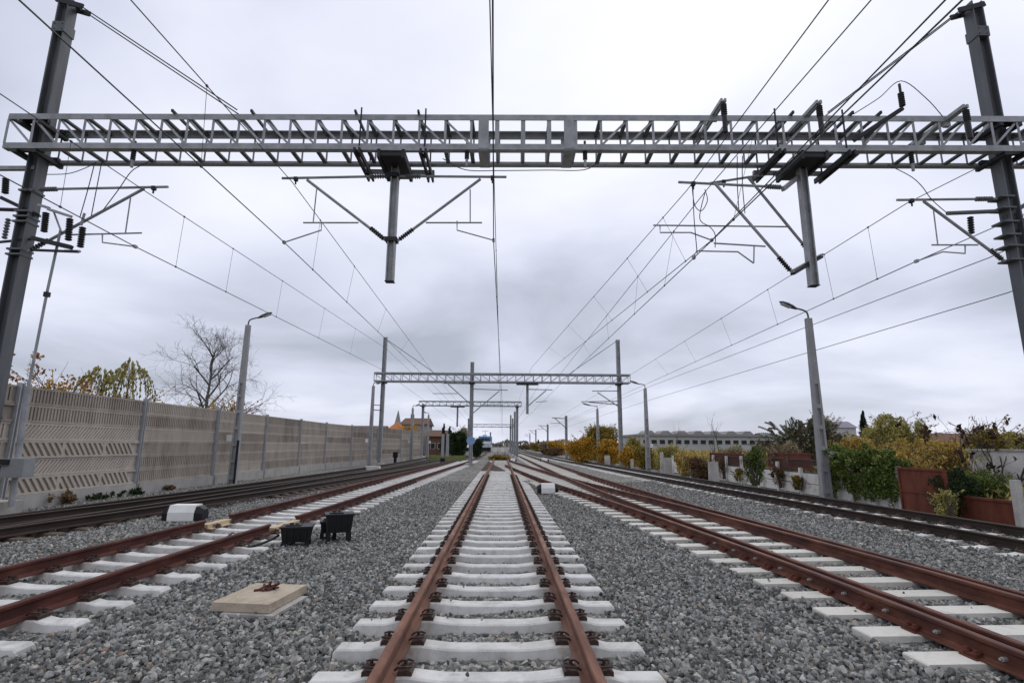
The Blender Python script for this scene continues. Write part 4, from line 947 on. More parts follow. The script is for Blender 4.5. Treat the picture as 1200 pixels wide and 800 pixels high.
sheet_panel('tall rusty sheet gate right of the green ivy', 1056, 1112, 547, 604, FX-.35, (.52,))
sheet_panel('low wide rusty sheet at the right edge below the bush', 1128, 1198, 580, 617, FX, ())
p = atX(1193, 570, FX); mb = MB(); taper(mb, (FX-.05, p.y, -.3), (.16, .16), (FX-.05, p.y, zat(1193, 562)), (.14, .14)); tag(mb.build('concrete_post', 'oldconc'), 'pale concrete post at the right edge beside the low rusty sheet', 'post')
p = atX(1143, 560, 14.5); q = atX(1230, 560, 14.5)
t = thing('yard_wall', 'pale plastered wall behind the dark leaved tree at the right edge', 'wall', (14.5, (p.y+q.y)/2, 0)); zt_ = atX(1150, 528, 14.5).z
MB().box((14.5, (p.y+q.y)/2, zt_/2), (.2, p.y-q.y, zt_)).build('face', 'whitewall', t); MB().box((14.5, (p.y+q.y)/2, zt_+.03), (.28, p.y-q.y+.05, .06)).build('coping', 'oldconc', t)
# concrete posts and slabs far along the fence
for i, (px, Y, hh, lab) in enumerate(((712, 47, .9, 'lone pale concrete slab post between the orange bush and the second gantry'), (741, 41, .75, 'short pale concrete post by the right mast of the second gantry'), (776, 35, 1.35, 'thick pale concrete post right of the lamp post with the round box'), (783, 34.4, 1.0, 'weathered concrete slab standing beside the thick pale post'), (811, 30, .95, 'slim leaning concrete post below the yellow bushes'), (836, 26.3, 1.0, 'broad white slab standing on edge left of the whitewashed wall'))):
    x = atY(px, 550, Y).x; mb = MB(); taper(mb, (x, Y, -.2), (.5 if i in (0, 3, 5) else .24, .14), (x, Y, hh), (.46 if i in (0, 3, 5) else .2, .12)); tag(mb.build('concrete_post', 'whitewall' if i == 4 else 'oldconc'), lab, 'post', 'old fence posts')
# ------------------------------------------------------------------ vegetation
def leaves(mb, c, r, n, size, droop=0, shell=.45, flat=False):
    """n leaf shaped faces through an ellipsoid"""
    c = Vector(c); vs = []; fs = []
    d = rng.normal(size=(n, 3)); d /= np.linalg.norm(d, axis=1)[:, None]; rad = (shell+(1-shell)*rng.random(n)**.6); rad *= np.where(rng.random(n) < .1, 1.18, 1)
    p = np.array(c)+d*rad[:, None]*np.array(r)
    a = rng.normal(size=(n, 3)); a[:, 2] -= droop; a /= np.linalg.norm(a, axis=1)[:, None]
    b = np.cross(a, rng.normal(size=(n, 3))); b /= np.linalg.norm(b, axis=1)[:, None]+1e-9
    s = size*rng.uniform(.6, 1.35, n)[:, None]
    q = np.stack([p-a*s*.5, p+b*s*.28, p+a*s*.5, p-b*s*.28], 1).reshape(-1, 3)
    mb.add(q.tolist(), [(4*i, 4*i+1, 4*i+2, 4*i+3) for i in range(n)])
def branches(mb, p, d, ln, r, depth, spread=.55, up=.25, kids=3, tips=None, seg=3, shrink=.68):
    pts = [p.copy()]; q = p.copy(); dd = d.normalized(); rs = [r]
    for i in range(seg):
        dd = (dd+Vector(rng.normal(size=3))*.13+Vector((0, 0, up*.12))).normalized(); q = q+dd*(ln/seg); pts.append(q.copy()); rs.append(r*(1-.42*(i+1)/seg))
    mb.tube(pts, rs, 6 if r > .04 else (4 if r > .012 else 3), cap=False)
    if depth == 0:
        if tips is not None: tips.append(q)
        return
    for k in range(kids+(1 if depth > 2 else 0)):
        i = random.randint(max(1, seg-2), seg) if k else seg; an = rng.normal(size=3); nd = (dd+Vector(an)*spread+Vector((0, 0, up*.5))).normalized()
        branches(mb, pts[i], nd, ln*random.uniform(shrink-.12, shrink+.1), max(rs[i]*.62, .006), depth-1, spread, up, kids, tips, seg, shrink)
def bush(label, cat, px, py_top, py_bot, Y, wpx, lf, n, size, group='shrubs behind the right fence', lobes=7, droop=0, stems=5, name='shrub', base_z=-.1, bark='bark', mats=None):
    """a shrub standing at depth Y: real size worked out from its place"""
    P0 = atY(px, py_bot, Y); top = atY(px, py_top, Y).z; k = (atY(px+wpx/2, py_bot, Y)-P0).x; h = top-base_z
    t = thing(name, label, cat, (P0.x, Y, base_z), group); mb = MB(); tr = MB()
    n = int(n*1.7); size *= .8; lobes = int(lobes*1.9)+2
    for i in range(lobes):
        a = rng.uniform(0, 2*PI); rr = k*rng.uniform(.1, .78); zz_ = base_z+h*(.42+.5*rng.random()*(1-.55*rr/k)); r3 = rng.uniform(.16, .40)
        if i == 0: rr = k*.15; zz_ = base_z+h*.70
        c = Vector((P0.x+math.cos(a)*rr, Y+math.sin(a)*rr*.8, zz_)); r_ = (k*r3, k*r3*.9, min(h*rng.uniform(.12, .26), max((top-zz_)*1.0, h*.08)))
        leaves(mb, c, r_, int(n/lobes), size, droop)
    leaves(mb, (P0.x, Y, base_z+h*.3), (k*.85, k*.7, h*.3), int(n*.25), size, droop, .3)
    o = mb.build('crown', lf, t)
    tw_ = MB(); lv = MB()
    for i in range(int(14+h*7)):
        a = rng.uniform(0, 2*PI); e0 = rng.uniform(.25, 1.0); s0 = Vector((P0.x+math.cos(a)*k*.55*e0, Y+math.sin(a)*k*.5*e0, base_z+h*rng.uniform(.35, .72))); d_ = Vector((math.cos(a)*.55*e0, math.sin(a)*.55*e0, rng.uniform(.35, 1.2)-droop*.15)).normalized(); ln = h*rng.uniform(.18, .42)
        if s0.z+d_.z*ln > top*1.06+.1: ln = max(.1, (top*1.06+.1-s0.z)/max(.2, d_.z))
        b_ = s0+d_*ln*.6; e_ = s0+d_*ln+Vector((math.cos(a)*.1*h, math.sin(a)*.1*h, -droop*.14*h)); tw_.tube([s0, b_, e_], .006+.0012*h, 3, cap=False)
        for f_ in (.35, .55, .75, .9, 1.0): leaves(mb if False else lv, s0.lerp(e_, f_), (size*.9, size*.9, size*.8), 4, size*rng.uniform(.8, 1.1), droop, .1)
    o2 = lv.build('shoot_leaves', lf, t); tw_.build('shoots', bark, t)
    for i in range(stems):
        a = rng.uniform(0, 2*PI); rr = k*.45*rng.random()
        branches(tr, Vector((P0.x+math.cos(a)*.12, Y+math.sin(a)*.12, base_z)), Vector((math.cos(a)*rr/k, math.sin(a)*rr/k, 1)), h*.55, .03+.008*h, 2, .4, .3, 2, None, 3, .6)
    tr.build('trunk', bark, t); return t
# right side, from far to near
for i, (px, pt_, Y, wp, lf, lab) in enumerate(((616, 521, 190, 22, 'lf_brown', 'farthest low brown shrub where the right tracks vanish'), (630, 518, 150, 22, 'lf_olive', 'low olive shrub far along the right track'), (641, 517, 125, 24, 'lf_straw', 'straw coloured shrub far along the right track'), (653, 516, 100, 26, 'lf_orange', 'orange shrub just left of the tall dark mast'), (648, 524, 92, 30, 'lf_brown', 'low dark brown shrub below the orange one by the mast'))):
    bush(lab, 'shrub', px, pt_, 533, Y, wp, lf, 2600, .28, 'far shrubs along the right track', 7)
bush('big rounded olive and yellow bush behind the lamp post at right', 'bush', 706, 498, 545, 56, 50, 'lf_olive', 9000, .20, lobes=11)
bush('bright orange bush left of the olive one', 'bush', 681, 510, 545, 53, 36, 'lf_orange', 5500, .18, lobes=8)
bush('orange bush in front of the big olive one', 'bush', 713, 514, 546, 51, 34, 'lf_orange', 5000, .18, lobes=8)
bush('pale grey green bush right of the second gantry mast', 'bush', 742, 512, 545, 62, 26, 'lf_willow', 4000, .2)
bush('small orange bush right of the second gantry mast', 'bush', 739, 523, 549, 45, 26, 'lf_orange', 3500, .15)
bush('brown and olive thicket left of the lamp post with the round box', 'bush', 757, 521, 551, 42, 26, 'lf_olive', 3500, .15)
bush('yellow green bush right of the lamp post with the round box', 'bush', 784, 520, 548, 38, 38, 'lf_willow', 5500, .15, lobes=8)
bush('yellowish bush above the leaning posts', 'bush', 806, 529, 552, 33, 30, 'lf_yellow', 4000, .13)
bush('dark brambles over the broken white wall', 'brambles', 824, 534, 556, 29.5, 40, 'lf_brown', 5000, .11)
bush('straw coloured weeds left of the rusty sheets', 'weeds', 858, 522, 550, 33, 62, 'lf_straw', 5500, .14)
bush('brown dry shrub below the spiky tree', 'shrub', 905, 514, 545, 30, 48, 'lf_brown', 6000, .12)
bush('straw coloured reeds under the spiky tree', 'reeds', 932, 506, 540, 27, 70, 'lf_straw', 8000, .12, droop=1.2)
bush('brown shrub right of the lamp post, behind the ivy', 'shrub', 990, 508, 540, 30, 62, 'lf_brown', 6500, .13)
bush('tall feathery yellow willow bush behind the ivy', 'willow bush', 1052, 484, 545, 24, 84, 'lf_willow', 14000, .13, lobes=12, droop=.5)
bush('golden willow bush between the feathery one and the dark leaved tree', 'willow bush', 1098, 513, 552, 20, 96, 'lf_yellow', 15000, .10, lobes=12, droop=.5)
bush('pale feathery willow shoots at the foot of the golden bush', 'willow bush', 1060, 512, 552, 18.5, 60, 'lf_yellow', 9000, .09, lobes=9, droop=.5)
bush('yellow green shrub at the right edge above the pale wall', 'shrub', 1190, 505, 545, 22, 60, 'lf_willow', 6000, .12)
bush('green shrub beside the dark leaved tree', 'shrub', 1163, 492, 545, 19, 40, 'lf_olive', 3500, .11)
bush('bright green shrub hanging over the fence between two rusty sheets', 'shrub', 885, 522, 565, 20.6, 26, 'lf_green', 2600, .085, base_z=.3, lobes=6)
for px, pt_, pb, w_, lf, lab in ((848, 535, 566, 26, 'lf_brown', 'dry brown climber over the white wall left of the hanging green shrub'), (915, 545, 572, 22, 'lf_brown', 'small dry climber on the white wall under the middle rusty sheet'), (937, 556, 580, 16, 'lf_olive', 'low weeds against the white wall left of the lamp post'), (868, 548, 570, 18, 'lf_olive', 'weeds in front of the white wall under the leftmost rusty sheet')):
    bush(lab, 'climber', px, pt_, pb, atX(px, pb, FX-.12).y, w_, lf, 900, .075, lobes=4, name='climber', base_z=.1)
# bush at the gate
bush('rounded dark green bush between the tall rusty gate and the low sheet', 'bush', 1121, 546, 606, 13.9, 58, 'lf_darkgreen', 9000, .06, lobes=9, base_z=0)
bush('soft grey green shrub spilling over the low rusty sheet', 'shrub', 1152, 549, 600, 14.2, 66, 'lf_green', 9000, .055, lobes=10, base_z=.2)
bush('small yellowing plant at the foot of the dark green bush', 'plant', 1110, 572, 608, 13.2, 26, 'lf_willow', 1600, .06, lobes=5, base_z=0)
bush('broad golden bush behind the ivy just right of the lamp post', 'willow bush', 1008, 508, 548, 23, 60, 'lf_yellow', 7000, .11, lobes=9, droop=.4)
bush('rust and gold shrub showing between the ivy and the tall rusty gate', 'shrub', 1066, 524, 555, 17.5, 44, 'lf_yellow', 5000, .09, lobes=8, droop=.3)
bush('pale golden shrub behind the two right rusty sheets', 'shrub', 925, 516, 545, 23, 44, 'lf_straw', 4500, .1, lobes=8)
# ivy over the fence
t = thing('ivy_hedge', 'thick green ivy draped over the fence right of the lamp post', 'ivy', (FX, 16.8, 0)); mb = MB()
ya, yb = fp(1057, 560).y, fp(976, 560).y
for i in range(90):
    y = rng.uniform(ya, yb); z = rng.uniform(.7, 1.62+.12*math.sin(y*3.1)); leaves(mb, (FX-.05+rng.uniform(-.25, .35), y, z), (rng.uniform(.1, .28), rng.uniform(.12, .3), rng.uniform(.08, .22)), 210, .085, .5, .4)
for i in range(34):
    y = rng.uniform(ya, yb); z0 = .8; ln = rng.uniform(.2, .9)
    for k in range(5): leaves(mb, (FX-.2+rng.uniform(-.06, .06), y+rng.uniform(-.05, .05), z0-ln*k/5), (.07, .12, .12), 45, .065, .8, .2)
mb.build('foliage', 'lf_green', t); tr = MB()
for y in np.linspace(ya+.2, yb-.2, 8): branches(tr, Vector((FX+.15, y, -.1)), Vector((0, .1, 1)), .8, .03, 2, .5, .2, 2)
tr.build('stem', 'bark', t)
# spiky tree with hanging leaf fronds
t = thing('spiky_tree', 'dark spiky tree with upright leaf fronds left of the lamp post', 'tree', (atY(937, 540, 26).x, 26, 0)); cx_ = t.location.x
tr = MB(); tips = []
for i in range(9): a = rng.uniform(0, 2*PI); branches(tr, Vector((cx_+.2*math.cos(a), 26+.2*math.sin(a), -.1)), Vector((math.cos(a)*.42, math.sin(a)*.42, 1)), 1.45, .05, 2, .42, .25, 2, tips)
tr.build('trunk', 'bark', t); mb = MB()
for q in tips+[v+Vector(rng.normal(size=3))*.4 for v in tips]+[v+Vector(rng.normal(size=3))*.55-Vector((0, 0, .2)) for v in tips]:
    if Vector((q.x-cx_, q.y-26)).length > 1.55 or q.z > 2.75: continue
    for k in range(4):
        d = Vector((q.x-cx_, q.y-26, rng.uniform(.5, 1.7))).normalized()+Vector(rng.normal(size=3))*.28; d.normalize(); ln = rng.uniform(.55, 1.1); c = Vector(q)
        sd = d.cross(Vector((0, 0, 1))); sd = sd.normalized() if sd.length > .05 else Vector((1, 0, 0))
        for j in range(11):
            f_ = j/11; p = c+d*ln*f_+Vector((0, 0, -.25*f_*f_))
            for s in (-1, 1):
                e_ = p+sd*s*.17*(1-.5*f_)+Vector((0, 0, -.13))+d*.05; m_ = (p+e_)/2+d*.035; m2 = (p+e_)/2-d*.035; mb.add([p, m_, e_, m2], [(0, 1, 2, 3)])
o = mb.build('crown', 'lf_frond', t)
# poplar, conifer
bush('tall narrow pale poplar behind the lamp post', 'poplar', 969, 483, 530, 60, 18, 'lf_straw', 4500, .2, lobes=8, name='poplar_tree', group='trees beyond the fence')
def conifer(label, px, pt_, Y, wpx, n=3500, cross=False):
    P0 = atY(px, 528, Y); top = atY(px, pt_, Y).z; k = (atY(px+wpx/2, 528, Y)-P0).x; t = thing('conifer_tree', label, 'conifer', (P0.x, Y, -.1), 'trees beyond the fence'); mb = MB()
    for i in range(14):
        f_ = i/13; z = top*(.15+.82*f_); r = k*(1-f_)**.8*random.uniform(.75, 1.15)+.08
        leaves(mb, (P0.x+random.uniform(-.1, .1), Y, z), (r, r, top*.06), n//14, .22, .6, .1)
    mb.build('crown', 'lf_conifer', t); MB().tube([(P0.x, Y, -.1), (P0.x, Y, top)], .14, 6, .03).build('trunk', 'bark', t)
conifer('single dark conifer on the skyline between the mauve roofed house and the willow', 1016, 483, 58, 20)
conifer('tiny dark conifer above the far orange shrubs', 631, 515, 170, 8)
# dark leaved tree at the right edge
t = thing('dark_leaved_tree', 'sparse tree with hanging dark brown leaves at the right edge', 'tree', (atY(1172, 560, 15).x, 15, 0)); bx = t.location.x; tr = MB(); tips = []
for a, ln in ((0, 1.4), (.6, 1.3), (1.2, 1.15), (2.2, 1.3), (4.0, 1.35), (5.2, 1.25), (3.1, 1.4)): branches(tr, Vector((bx+.1*math.cos(a), 15+.1*math.sin(a), -.1)), Vector((math.cos(a)*.38, math.sin(a)*.3, 1)), ln, .045, 3, .55, .28, 2, tips, 3, .66)
tr.build('trunk', 'bark', t); mb = MB(); gm_ = MB()
for q in tips:
    if random.random() < .85: leaves(mb, Vector(q)-Vector((0, 0, .04)), (.10, .10, .12), random.randint(2, 6), .17, 1.8, .2)
    elif random.random() < .4: leaves(gm_, q, (.16, .16, .1), 8, .11, .3, .2)
mb.build('leaves', 'lf_darkbrown', t); gm_.build('leaves', 'lf_willow', t)
# slender bare saplings and twigs on the skyline
for i, (px, pt_, Y, lab) in enumerate(((833, 489, 40, 'tall bare sapling above the straw weeds, left of two'), (845, 492, 38, 'tall bare sapling above the straw weeds, right of two'), (789, 498, 60, 'bare twiggy tree in front of the far factory'), (1085, 493, 30, 'bare sapling above the golden willow bush'), (1108, 492, 24, 'thin bare tree left of the dark leaved tree'))):
    p = atY(px, 530, Y); h = atY(px, pt_, Y).z; t = thing('bare_sapling', lab, 'bare sapling', (p.x, Y, 0), 'bare saplings'); tr = MB(); branches(tr, Vector((p.x, Y, -.1)), Vector((0, 0, 1)), h*.62, .03+.0006*Y, 3, .3, .5, 2, None, 4, .55); tr.build('trunk', 'barkgrey', t)
# undergrowth filling the yard beyond the fence: grasses, brambles and saplings in uneven clumps
def under(name, lf, label, n, seed, hmax, ph, x0=12.2):
    r = np.random.default_rng(seed); mb = MB()
    yv = 13+r.random(n)**1.5*125; xv = x0+r.random(n)**1.7*(4+yv*.42)
    cl = .5+.5*np.sin(yv*.55+ph)*np.sin(xv*.8+ph*2)*np.cos(yv*.21-xv*.3+ph); cl = np.clip(cl+.18*np.sin(yv*2.3+xv), 0, 1)
    keep = r.random(n) < cl*1.3; yv, xv, cl = yv[keep], xv[keep], cl[keep]; n = len(yv)
    hh = hmax*cl*r.random(n)**.6*np.clip(1.12-.006*yv, .6, 1); sz = .07+yv*.0032
    a = r.normal(size=(n, 3)); a[:, 2] += 1.3; a /= np.linalg.norm(a, axis=1)[:, None]; b = np.cross(a, r.normal(size=(n, 3))); b /= np.linalg.norm(b, axis=1)[:, None]
    p = np.stack([xv, yv, hh-.08], 1); k = sz[:, None]*r.uniform(.6, 1.3, (n, 1)); q = np.stack([p-a*k*.8, p+b*k*.25, p+a*k*.8, p-b*k*.25], 1).reshape(-1, 3)
    mb.add(q.tolist(), [(4*i, 4*i+1, 4*i+2, 4*i+3) for i in range(n)]); tag(mb.build(name, lf), label, 'undergrowth', kind='stuff')
under('dry_grass', 'lf_straw', 'dry straw coloured grass beyond the right fence', 34000, 3, 1.3, 0)
under('undergrowth', 'lf_willow', 'yellow green undergrowth beyond the right fence', 30000, 4, 1.65, 1.9)
under('golden_undergrowth', 'lf_yellow', 'golden undergrowth beyond the right fence', 26000, 5, 1.75, 3.7)
under('brambles', 'lf_brown', 'brown brambles beyond the right fence', 22000, 6, 1.4, 5.1)
# left side behind the barrier
def bushX(label, cat, px, pt_, X, wpx, lf, n, size, **kw):
    Y = atX(px, 440, X).y; bush(label, cat, px, pt_, 545, Y, wpx, lf, n, size, group='trees and shrubs behind the barrier', base_z=-.1, **kw)
def sparse(label, px, pt_, X, lf, nleaf, size, kinds='small_tree', spread=.5, dens=.8, wide=.4, stems=4, depth=3):
    Y = atX(px, 440, X).y; h = atX(px, pt_, X).z; t = thing(kinds, label, 'tree', (X, Y, -.1), 'trees and shrubs behind the barrier'); tr = MB(); tips = []; mb = MB()
    for i in range(stems): a = 2*PI*i/stems+random.random(); branches(tr, Vector((X, Y, -.1)), Vector((math.cos(a)*wide, math.sin(a)*wide, 1)), h*.46, .05, depth, spread, .3, 2, tips, 3, .62)
    tr.build('trunk', 'barkgrey', t)
    for q in tips:
        if random.random() < dens: leaves(mb, q, (.2, .2, .16), nleaf, size, .6, .2)
    mb.build('crown', lf, t)
sparse('small tree with orange and red leaves just above the barrier at far left', 28, 414, -17.2, 'lf_redleaf', 12, .14, dens=1, wide=.3, stems=5)
bushX('low orange brown shrub above the barrier beside the switch rod', 'shrub', 52, 436, -16.2, 50, 'lf_orange', 2600, .12)
sparse('sparse small tree with thin brown and olive leaves above the barrier', 84, 411, -18.5, 'lf_olive', 4, .15, wide=.42, stems=5, spread=.6)
def weeper(label, px, pt_, X, wpx, n):
    Y = atX(px, 440, X).y; top = atX(px, pt_, X).z; P0 = atX(px, 545, X); k = wpx/623*Y*.55; t = thing('weeping_willow', label, 'willow', (X, Y, -.1), 'trees and shrubs behind the barrier'); mb = MB(); tr = MB()
    for i in range(n):
        a = rng.uniform(0, 2*PI); r = k*rng.uniform(.2, 1.0); s = Vector((X, Y, top-rng.uniform(.5, 1.2))); e_ = Vector((X+math.cos(a)*r, Y+math.sin(a)*r, top-.5*r-rng.uniform(0, .7))); m_ = (s+e_)/2+Vector((0, 0, .6)); l = e_+Vector((math.cos(a)*.12, math.sin(a)*.12, -rng.uniform(.5, 1.3)))
        pts = smooth([Vector((X, Y, top-1.6)), s, m_, e_, l], 4); tr.tube(pts, .007, 3, cap=False)
        for p in pts[8:]: leaves(mb, p, (.03, .03, .1), 3, .15, 3, .1)
    tr.tube([(X, Y, -.1), (X, Y, top-1.2)], .09, 6, .05); mb.build('crown', 'lf_willow', t); tr.build('trunk', 'bark', t)
weeper('drooping yellow green willow above the barrier, left of two', 121, 434, -17.2, 64, 30)
weeper('drooping yellow green willow above the barrier, right of two and taller', 152, 428, -17.2, 54, 34)
bushX('low yellow green shrub right of the willows, barely above the barrier', 'shrub', 140, 452, -16.8, 70, 'lf_yellow', 1700, .12)
# the bare tree
X = -19.5; Y = atX(245, 450, X).y; h = atX(235, 380, X).z; t = thing('bare_tree', 'large leafless tree with fine spreading twigs behind the barrier', 'tree', (X, Y, -.1), 'trees and shrubs behind the barrier'); tr = MB()
lead = [Vector((X, Y, -.1)), Vector((X+.06, Y, h*.3)), Vector((X-.02, Y, h*.5)), Vector((X+.08, Y, h*.68)), Vector((X, Y, h*.82))]
tr.tube(lead, [.17, .125, .09, .055, .025], 8)
for i in range(13):
    f_ = i/12; z0 = h*(.30+.50*f_); a = 2.4*i+rng.uniform(-.3, .3); lat = 1.0-.55*f_
    branches(tr, Vector((X+.04, Y, z0)), Vector((math.cos(a)*lat, math.sin(a)*lat, .55+.35*f_)), h*(.26-.12*f_), .08-.035*f_, 4, .62, .14, 3, None, 3, .68)
tr.build('trunk', 'barkgrey', t)
bushX('low yellow shrub at the foot of the bare tree', 'shrub', 240, 462, -17, 36, 'lf_yellow', 2000, .14)
bushX('thin reddish shrub right of the bare tree', 'shrub', 268, 467, -17, 30, 'lf_redleaf', 1500, .13)
for i, (px, pt_, X) in enumerate(((330, 482, -20), (352, 488, -19), (205, 470, -18))):
    sparse(('faint bare shrub above the barrier right of the near lamp post', 'smaller faint bare shrub farther along the barrier', 'low bare shrub left of the bare tree')[i], px, pt_, X, 'lf_straw', 2, .1, 'bare_shrub', dens=.4, wide=.6, stems=5, depth=3)
# clutter in the distance on the left
bush('ochre creeper and shrub against the grey house', 'bush', 478, 496, 525, 84, 20, 'lf_orange', 4500, .3, 'far trees by the houses', name='bush')
for px, pt_, Y, w_, lab in ((519, 497, 86, 9, 'dark slim conifer behind the brown house, left of two'), (526, 500, 86, 9, 'dark slim conifer behind the brown house, right of two')): conifer(lab, px, pt_, Y, w_, 2500)
bush('dark green tree right of the brown house', 'tree', 536, 505, 533, 80, 26, 'lf_darkgreen', 5000, .3, 'far trees by the houses', name='dark_tree')
bush('dark bush immediately left of the locomotive', 'bush', 559, 513, 536, 74, 12, 'lf_darkgreen', 3000, .25, 'far trees by the houses')
bush('greenish brown weeds overgrowing the middle track in the distance', 'weeds', 583, 533, 545, 62, 28, 'lf_olive', 3000, .16, 'far trees by the houses', base_z=-.05)
bush('grey leafless thicket above the pale hut', 'thicket', 541, 500, 530, 100, 24, 'lf_straw', 3000, .25, 'far trees by the houses')
sheet('grass_verge', list(np.linspace(-9.3, -7.6, 4)), [48, 55, 60], -.02, 'lf_grass'); 
mb = MB(); n = 9000; P0 = atZ(500, 545, 0); 
yv = rng.uniform(56, 84, n); xl = np.array([atY(503, 540, v).x for v in yv]); xr = np.array([atY(550, 540, v).x-.5 for v in yv]); lim = np.array([cLC(v)-1.9 for v in yv]); xv = xl+(np.minimum(xr, lim+3.4)-xl)*rng.random(n)
a = rng.normal(size=(n, 3))*.5; a[:, 2] = 1; b = rng.normal(size=(n, 3)); b[:, 2] = 0; s = .22
p = np.stack([xv, yv, np.full(n, .0)], 1); q = np.stack([p-b*.06, p+b*.06, p+a*s*.7+b*.03, p+a*s], 1).reshape(-1, 3)
tag(mb.add(q.tolist(), [(4*i, 4*i+1, 4*i+2, 4*i+3) for i in range(n)]).build('grass', 'lf_grass'), 'strip of green grass beyond the end of the barrier', 'grass', kind='stuff')
# weeds against the barrier foot
for i, (px, Y, r, lf, lab) in enumerate(((95, 16.2, .34, 'lf_brown', 'dry brown weed clump against the barrier, largest and nearest'), (124, 17.6, .2, 'lf_darkgreen', 'small dark weed clump against the barrier, second from the left'), (150, 18.9, .24, 'lf_darkgreen', 'dark weed clump by the barrier post'), (180, 20.8, .18, 'lf_brown', 'small dry weed clump right of the barrier post'))):
    x = -12.45; t = thing('weed_clump', lab, 'weeds', (x, Y, 0), 'weeds at the barrier foot'); mb = MB(); 
    for q in range(9): leaves(mb, (x+rng.uniform(-.1, .12), Y+rng.normal()*r*1.3, r*rng.uniform(.1, .75)), (r*.3, r*.45, r*rng.uniform(.2, .5)), 40, .09, -1.2, .1)
    mb.build('foliage', lf, t); MB().tube([(x, Y, -.1), (x, Y+.03, r)], .012, 4).build('stem', 'bark', t)
# fallen leaves and scraps on the stones
# woods and roofs that close the horizon
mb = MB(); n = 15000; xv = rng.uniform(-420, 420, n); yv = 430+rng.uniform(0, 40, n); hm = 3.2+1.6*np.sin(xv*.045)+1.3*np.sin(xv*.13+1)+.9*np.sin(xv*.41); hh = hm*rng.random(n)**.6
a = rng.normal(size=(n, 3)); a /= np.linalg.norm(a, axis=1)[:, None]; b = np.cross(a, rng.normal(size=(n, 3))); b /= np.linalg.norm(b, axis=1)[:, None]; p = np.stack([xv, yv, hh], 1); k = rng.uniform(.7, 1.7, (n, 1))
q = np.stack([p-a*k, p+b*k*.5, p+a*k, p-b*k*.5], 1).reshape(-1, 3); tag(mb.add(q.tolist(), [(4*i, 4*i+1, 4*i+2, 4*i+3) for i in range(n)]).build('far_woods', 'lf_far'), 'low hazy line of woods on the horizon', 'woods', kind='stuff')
# ------------------------------------------------------------------ buildings
def house(label, x0, x1, y0, y1, zw, zr, wall, roof, ridge='x', wins=(), hip=False, name='house', ov=.35, chimney=None):
    t = thing(name, label, 'house', ((x0+x1)/2, (y0+y1)/2, 0), 'buildings'); MB().box(((x0+x1)/2, (y0+y1)/2, zw/2), (x1-x0, y1-y0, zw)).build('wall', wall, t)
    a, b, c, d = x0-ov, x1+ov, y0-ov, y1+ov; mx_, my = (a+b)/2, (c+d)/2; mb = MB()
    if hip: mb.add([(a, c, zw), (b, c, zw), (b, d, zw), (a, d, zw), (mx_, my, zr)], [(0, 1, 4), (1, 2, 4), (2, 3, 4), (3, 0, 4), (3, 2, 1, 0)])
    elif ridge == 'y': mb.prism([(a, zw+.003), (b, zw+.003), (mx_, zr)], c, d, 'y')
    else: mb.prism([(c, zw+.003), (d, zw+.003), (my, zr)], a, b, 'x')
    rf = mb.build('roof', roof, t)
    if chimney: sub(MB().box(chimney, (.6, .6, 1.4)), 'chimney', 'brick', rf)
    for (u_, z, w_, h_, face) in wins:
        if face == 'y': o = MB().box((u_, y0-.03, z), (w_, .06, h_)).build('window', 'palewall', t); sub(MB().box((u_, y0-.065, z), (w_*.8, .03, h_*.84)), 'pane', 'window', o)
        else: o = MB().box((x1+.03, u_, z), (.06, w_, h_)).build('window', 'palewall', t); sub(MB().box((x1+.065, u_, z), (.03, w_*.8, h_*.84)), 'pane', 'window', o)
    return t
a = atY(444, 510, 82); b = atY(478, 510, 82); house('house with a bright orange hipped roof behind the barrier', a.x+.3, b.x-.3, 82, 87, atY(460, 510, 82).z, atY(457, 494, 84.5).z, 'plaster', 'rooforange', hip=True)
a = atY(470, 505, 96); b = atY(497, 505, 96); house('tall grey house with a dark gable roof behind the barrier', a.x, b.x, 96, 107, atY(480, 497, 96).z, atY(480, 488, 96).z, 'plaster', 'roofbrown', 'x', ((a.x+2, 3.2, 1, 1.3, 'y'), (b.x-1.4, 3.2, 1, 1.3, 'y'), (99, 3.4, 1, 1.3, 'x')), chimney=(a.x+1, 101.5, atY(480, 488, 96).z))
a = atY(499, 515, 90); b = atY(524, 515, 90); house('low brown brick house with a wide red brown roof', a.x, b.x, 90, 98, atY(510, 511, 90).z, atY(510, 503, 90).z, 'brick', 'roofbrown', 'x', ((a.x+1.2, 1.5, .8, 1, 'y'), (b.x-1.2, 1.5, .8, 1, 'y')))
a = atY(537, 525, 88); b = atY(557, 525, 88); house('small pale flat hut left of the locomotive', a.x, b.x, 88, 92, atY(545, 524, 88).z, atY(545, 521, 88).z, 'palewall', 'palewall', 'x', (((a.x+b.x)/2, 1.0, .8, .6, 'y'),), name='hut')
a = atY(440, 500, 140); b = atY(448, 500, 140); house('dark arched roof building at the left above the barrier', a.x-8, b.x, 140, 150, atY(440, 506, 140).z, atY(440, 498, 140).z, 'brick', 'roofbrown', 'x')
a = atY(466, 500, 190); mb = MB(); t = thing('church_tower', 'faint grey spire beyond the orange roofed house', 'church tower', (a.x, 190, 0), 'buildings'); z = atY(466, 497, 190).z; MB().box((a.x, 190, z/2), (1.9, 1.9, z)).build('tower', 'plaster', t); mb = MB(); taper(mb, (a.x, 190, z), (2.0, 2.0), (a.x, 190, atY(466, 481, 190).z), (.2, .2)); mb.build('spire', 'factoryroof', t)
# pair of pale concrete posts in front of the brown house
for px, lab in ((518.5, 'pale concrete post in front of the brown house, left of two'), (524, 'pale concrete post in front of the brown house, right of two')): p = atY(px, 535, 72); mb = MB(); taper(mb, (p.x, 72, -.2), (.42, .3), (p.x, 72, atY(px, 508, 72).z), (.34, .25)); tag(mb.build('concrete_post', 'lampconc'), lab, 'post', 'posts by the brown house')
